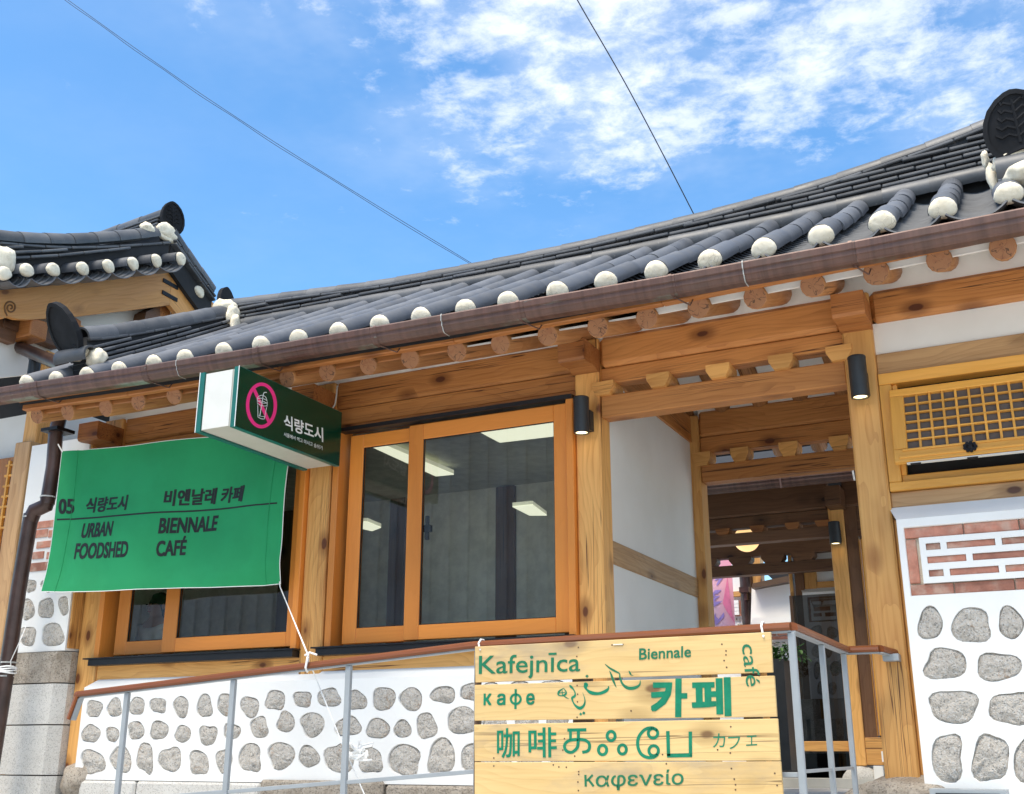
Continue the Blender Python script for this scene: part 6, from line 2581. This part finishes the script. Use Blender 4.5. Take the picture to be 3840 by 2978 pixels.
hd = atY(z('B', 985, 150), 7.60)
ft = 1.44
H_ = hd.z + .11 - ft
per = empty('person', (hd.x, hd.y, ft), 'person in a white shirt with dark hair placed indoors in place of a reflection in the left window', 'person')
sc_ = H_ / 1.68
V_ = lambda x, y, zz6: (x * sc_, y * sc_, zz6 * sc_)
vb_ = [V_(0, 0, .92), V_(0, 0, 1.10), V_(0, .01, 1.30), V_(0, .015, 1.42), V_(0, 0, 1.50), V_(0, -.02, 1.57), V_(0, -.015, 1.63),
       V_(.10, 0, .86), V_(.11, 0, .48), V_(.11, .02, .09), V_(.12, -.10, .04), V_(-.10, 0, .86), V_(-.11, 0, .48), V_(-.11, .02, .09), V_(-.12, -.10, .04),
       V_(.17, .01, 1.38), V_(.21, .02, 1.12), V_(.17, -.16, .98), V_(.12, -.24, 1.0), V_(-.17, .01, 1.38), V_(-.21, .02, 1.12), V_(-.20, -.06, .88), V_(-.20, -.10, .80)]
eb_ = [(0, 1), (1, 2), (2, 3), (3, 4), (4, 5), (5, 6), (0, 7), (7, 8), (8, 9), (9, 10), (0, 11), (11, 12), (12, 13), (13, 14), (3, 15), (15, 16), (16, 17), (17, 18), (3, 19), (19, 20), (20, 21), (21, 22)]
rb_ = [.13, .12, .13, .09, .05, .085, .085, .085, .055, .04, .04, .085, .055, .04, .04, .055, .042, .034, .028, .055, .042, .034, .028]
body = skin_body('body', vb_, eb_, [r * sc_ for r in rb_], 'skin', per, (hd.x, hd.y, ft))
sh = skin_body('shirt', vb_[:4] + [vb_[15], vb_[16], vb_[19], vb_[20]], [(0, 1), (1, 2), (2, 3), (3, 4), (4, 5), (3, 6), (6, 7)], [r * sc_ for r in (.15, .14, .15, .105, .07, .055, .07, .055)], 'shirt', per, (hd.x, hd.y, ft))
skin_body('trousers', [vb_[0], vb_[7], vb_[8], vb_[9], vb_[11], vb_[12], vb_[13]], [(0, 1), (1, 2), (2, 3), (0, 4), (4, 5), (5, 6)], [r * sc_ for r in (.145, .1, .07, .055, .1, .07, .055)], 'trousers', per, (hd.x, hd.y, ft))
hair = put('hair', blob_mesh('hair', .105 * sc_, .115 * sc_, .12 * sc_, 'hair', 3.3, .06, 3, 2), per, Matrix.Translation((hd.x, hd.y + .045, ft + 1.63 * sc_)))
put('hair', blob_mesh('hair', .10 * sc_, .05 * sc_, .15 * sc_, 'hair', 6.3, .06, 3, 2), per, Matrix.Translation((hd.x, hd.y + .085, ft + 1.53 * sc_)))
for sx_ in (-.032, .032):
    put('eye', blob_mesh('eye', .011, .008, .007, 'hair', 1, 0, 1, 1), per, Matrix.Translation((hd.x + sx_, hd.y - .102 * sc_, ft + 1.605 * sc_)))
put('nose', blob_mesh('nose', .013, .02, .025, 'skin', 1, 0, 1, 1), per, Matrix.Translation((hd.x, hd.y - .112 * sc_, ft + 1.575 * sc_)))
simple('lips', (.35, .12, .10), .5)
put('mouth', blob_mesh('mouth', .024, .008, .007, 'lips', 1, 0, 1, 1), per, Matrix.Translation((hd.x, hd.y - .100 * sc_, ft + 1.535 * sc_)))
for sx_ in (-.09, .09):
    put('ear', blob_mesh('ear', .01, .02, .03, 'skin', 1, 0, 1, 1), per, Matrix.Translation((hd.x + sx_ * sc_, hd.y, ft + 1.59 * sc_)))

# ================================================================== POSTER, PLANTERS
PYY = 16.0
post_e = empty('poster_banner', atY(z('L', 330, 1000), PYY), 'tall pink banner with purple folded ribbon letters in the courtyard', 'banner')
lat = lambda x, y, d=0: atY(z('L', x, y), PYY - d)
pbx0, pbx1 = lat(60, 900).x, lat(500, 900).x
b = MB()
b.box((pbx0, PYY, lat(300, 1700).z), (pbx1, PYY + .012, lat(300, 380).z))
b.build('panel', M['pink_poster'], post_e)
b = MB()
q_ = [lat(x, y, .004) for x, y in ((430, 715), (490, 1180), (520, 1300), (420, 1150), (370, 1050))]
q_ = [Vector((min(p_.x, pbx1 - .002), p_.y, p_.z)) for p_ in q_]
b.add(q_, [tuple(range(len(q_)))])
b.build('printed_shape', M['poster_rose'], post_e)
lm = lambda p: atY(z('L', p[0], p[1]), PYY - .006)
for shp in ([(272, 885), (358, 880), (300, 935), (275, 930), (275, 960), (340, 952), (285, 1000), (272, 1030), (365, 1025), (270, 1090), (210, 1085), (272, 1020), (210, 1050), (270, 960), (205, 980)],
            [(225, 720), (260, 716), (215, 800), (200, 790)], [(300, 716), (375, 712), (365, 745), (300, 830), (290, 815), (320, 745), (262, 770)],
            [(230, 1260), (278, 1175), (285, 1215), (318, 1250), (385, 1162), (390, 1215), (300, 1318), (330, 1320), (250, 1318), (262, 1285)]):
    b = MB()
    b.add([lm(p_) for p_ in shp], [tuple(range(len(shp)))])
    b.build('printed_letter', M['poster_lilac'], post_e)


def planter(x0, y0, x1, y1, Y, d, label):
    p0, p1 = atY(z('H', x0, y0), Y), atY(z('H', x1, y1), Y)
    E_ = empty('planter_box', ((p0.x + p1.x) / 2, Y, p1.z), label, 'planter')
    t_ = .03
    b = MB()
    for q in ((p0.x, p1.x, Y, Y + t_), (p0.x, p1.x, Y + d - t_, Y + d), (p0.x, p0.x + t_, Y + t_ + .001, Y + d - t_ - .001), (p1.x - t_, p1.x, Y + t_ + .001, Y + d - t_ - .001)):
        b.box((q[0], q[2], p1.z), (q[1], q[3], p0.z))
    b.build('tub', M['planter_black'], E_)
    b = MB()
    b.box((p0.x + t_, Y + t_, p1.z), (p1.x - t_, Y + d - t_, p0.z - .05))
    b.build('soil', M['dark_batten'], E_)
    return p0, p1


pp0, pp1 = planter(-60, 592, 148, 1500, 10.9, .35, 'dark grey tall planter box with green leaves beside the handrail corner')
pl_e = empty('leafy_plant', ((pp0.x + pp1.x) / 2, 11.05, pp0.z - .04), 'bushy green plant growing in the dark planter box', 'plant')
rn = random.Random(11)
lv, lf = [], []
b = MB()
cpl = Vector(((pp0.x + pp1.x) / 2, 11.07, pp0.z - .05))
for i in range(14):
    a = rn.uniform(0, 6.28)
    tip = cpl + Vector((math.cos(a) * rn.uniform(.04, .26), math.sin(a) * rn.uniform(.02, .14), rn.uniform(.10, .24)))
    b.tube([cpl + Vector((rn.uniform(-.06, .06), rn.uniform(-.03, .03), 0)), (cpl + tip) / 2 + Vector((0, 0, .03)), tip], .004, 5)
b.build('stem', M['leaf'], pl_e)
leaf_me = mesh_from('leaf', [(0, 0, 0), (.016, .02, .006), (.013, .045, .004), (0, .062, -.006), (-.013, .045, .004), (-.016, .02, .006), (0, .03, 0)], [(0, 1, 6), (1, 2, 6), (2, 3, 6), (3, 4, 6), (4, 5, 6), (5, 0, 6)], M['leaf'], True)
for i in range(260):
    a = rn.uniform(0, 6.28)
    r_ = rn.uniform(.02, 1) ** .6
    p_ = cpl + Vector((math.cos(a) * r_ * .27, math.sin(a) * r_ * .15, rn.uniform(.03, .24 - .08 * r_)))
    put('leaf', leaf_me, pl_e, Matrix.Translation(p_) @ Matrix.Rotation(rn.uniform(0, 6.28), 4, 'Z') @ Matrix.Rotation(rn.uniform(-.9, .7), 4, 'X') @ Matrix.Scale(rn.uniform(.7, 1.2), 4))

# low grey metal cover at the foot of the right wall
b = MB()
p0, p1 = atY(z('E', 775, 1668), 6.62), atY(z('E', 1158, 1676), 6.62)
b.prism([(p0.x, 6.62, p0.z), (p1.x, 6.62, p1.z), (p1.x, 6.62, .9), (p0.x, 6.62, .9)], (0, .22, 0))
e_ = empty('meter_box', ((p0.x + p1.x) / 2, 6.62, .9), 'grey metal box standing against the foot of the stone wall', 'box')
b.build('casing', M['grey_paint'], e_)
b = MB()
b.box((p0.x + .03, 6.612, .95), (p1.x - .03, 6.6195, p0.z - .02))
b.build('box_door', M['lamp_metal'], e_)

# ================================================================== OVERHEAD CABLES
def cable(pts_, r_, label, twin=0):
    b = MB()
    P_ = [atY((x, y), Y) for x, y, Y in pts_]
    cc = curve([tuple(p_) for p_ in P_], 8)
    for k in range(2 if twin else 1):
        b.tube([Vector(p_) + Vector((0, 0, -twin * k * (1 + .25 * math.sin(i * .9)))) for i, p_ in enumerate(cc)], r_, 5)
    tag(b.build('power_cable', M['cable_rubber']), label, 'cable', 'overhead cables')


cable([(90, -120, 9.6), (255, 0, 10.0), (510, 183, 10.7), (800, 383, 11.5), (1160, 615, 12.5), (1758, 981, 14.2), (2000, 1125, 15.0)], .0045, 'twin cable sloping down from the upper left of the sky to the ridge', .034)
cable([(2120, -100, 10.0), (2165, 0, 10.6), (2360, 340, 11.8), (2600, 800, 13.2), (2700, 1010, 14.0)], .008, 'single steep cable crossing the clouds towards the right of the ridge')
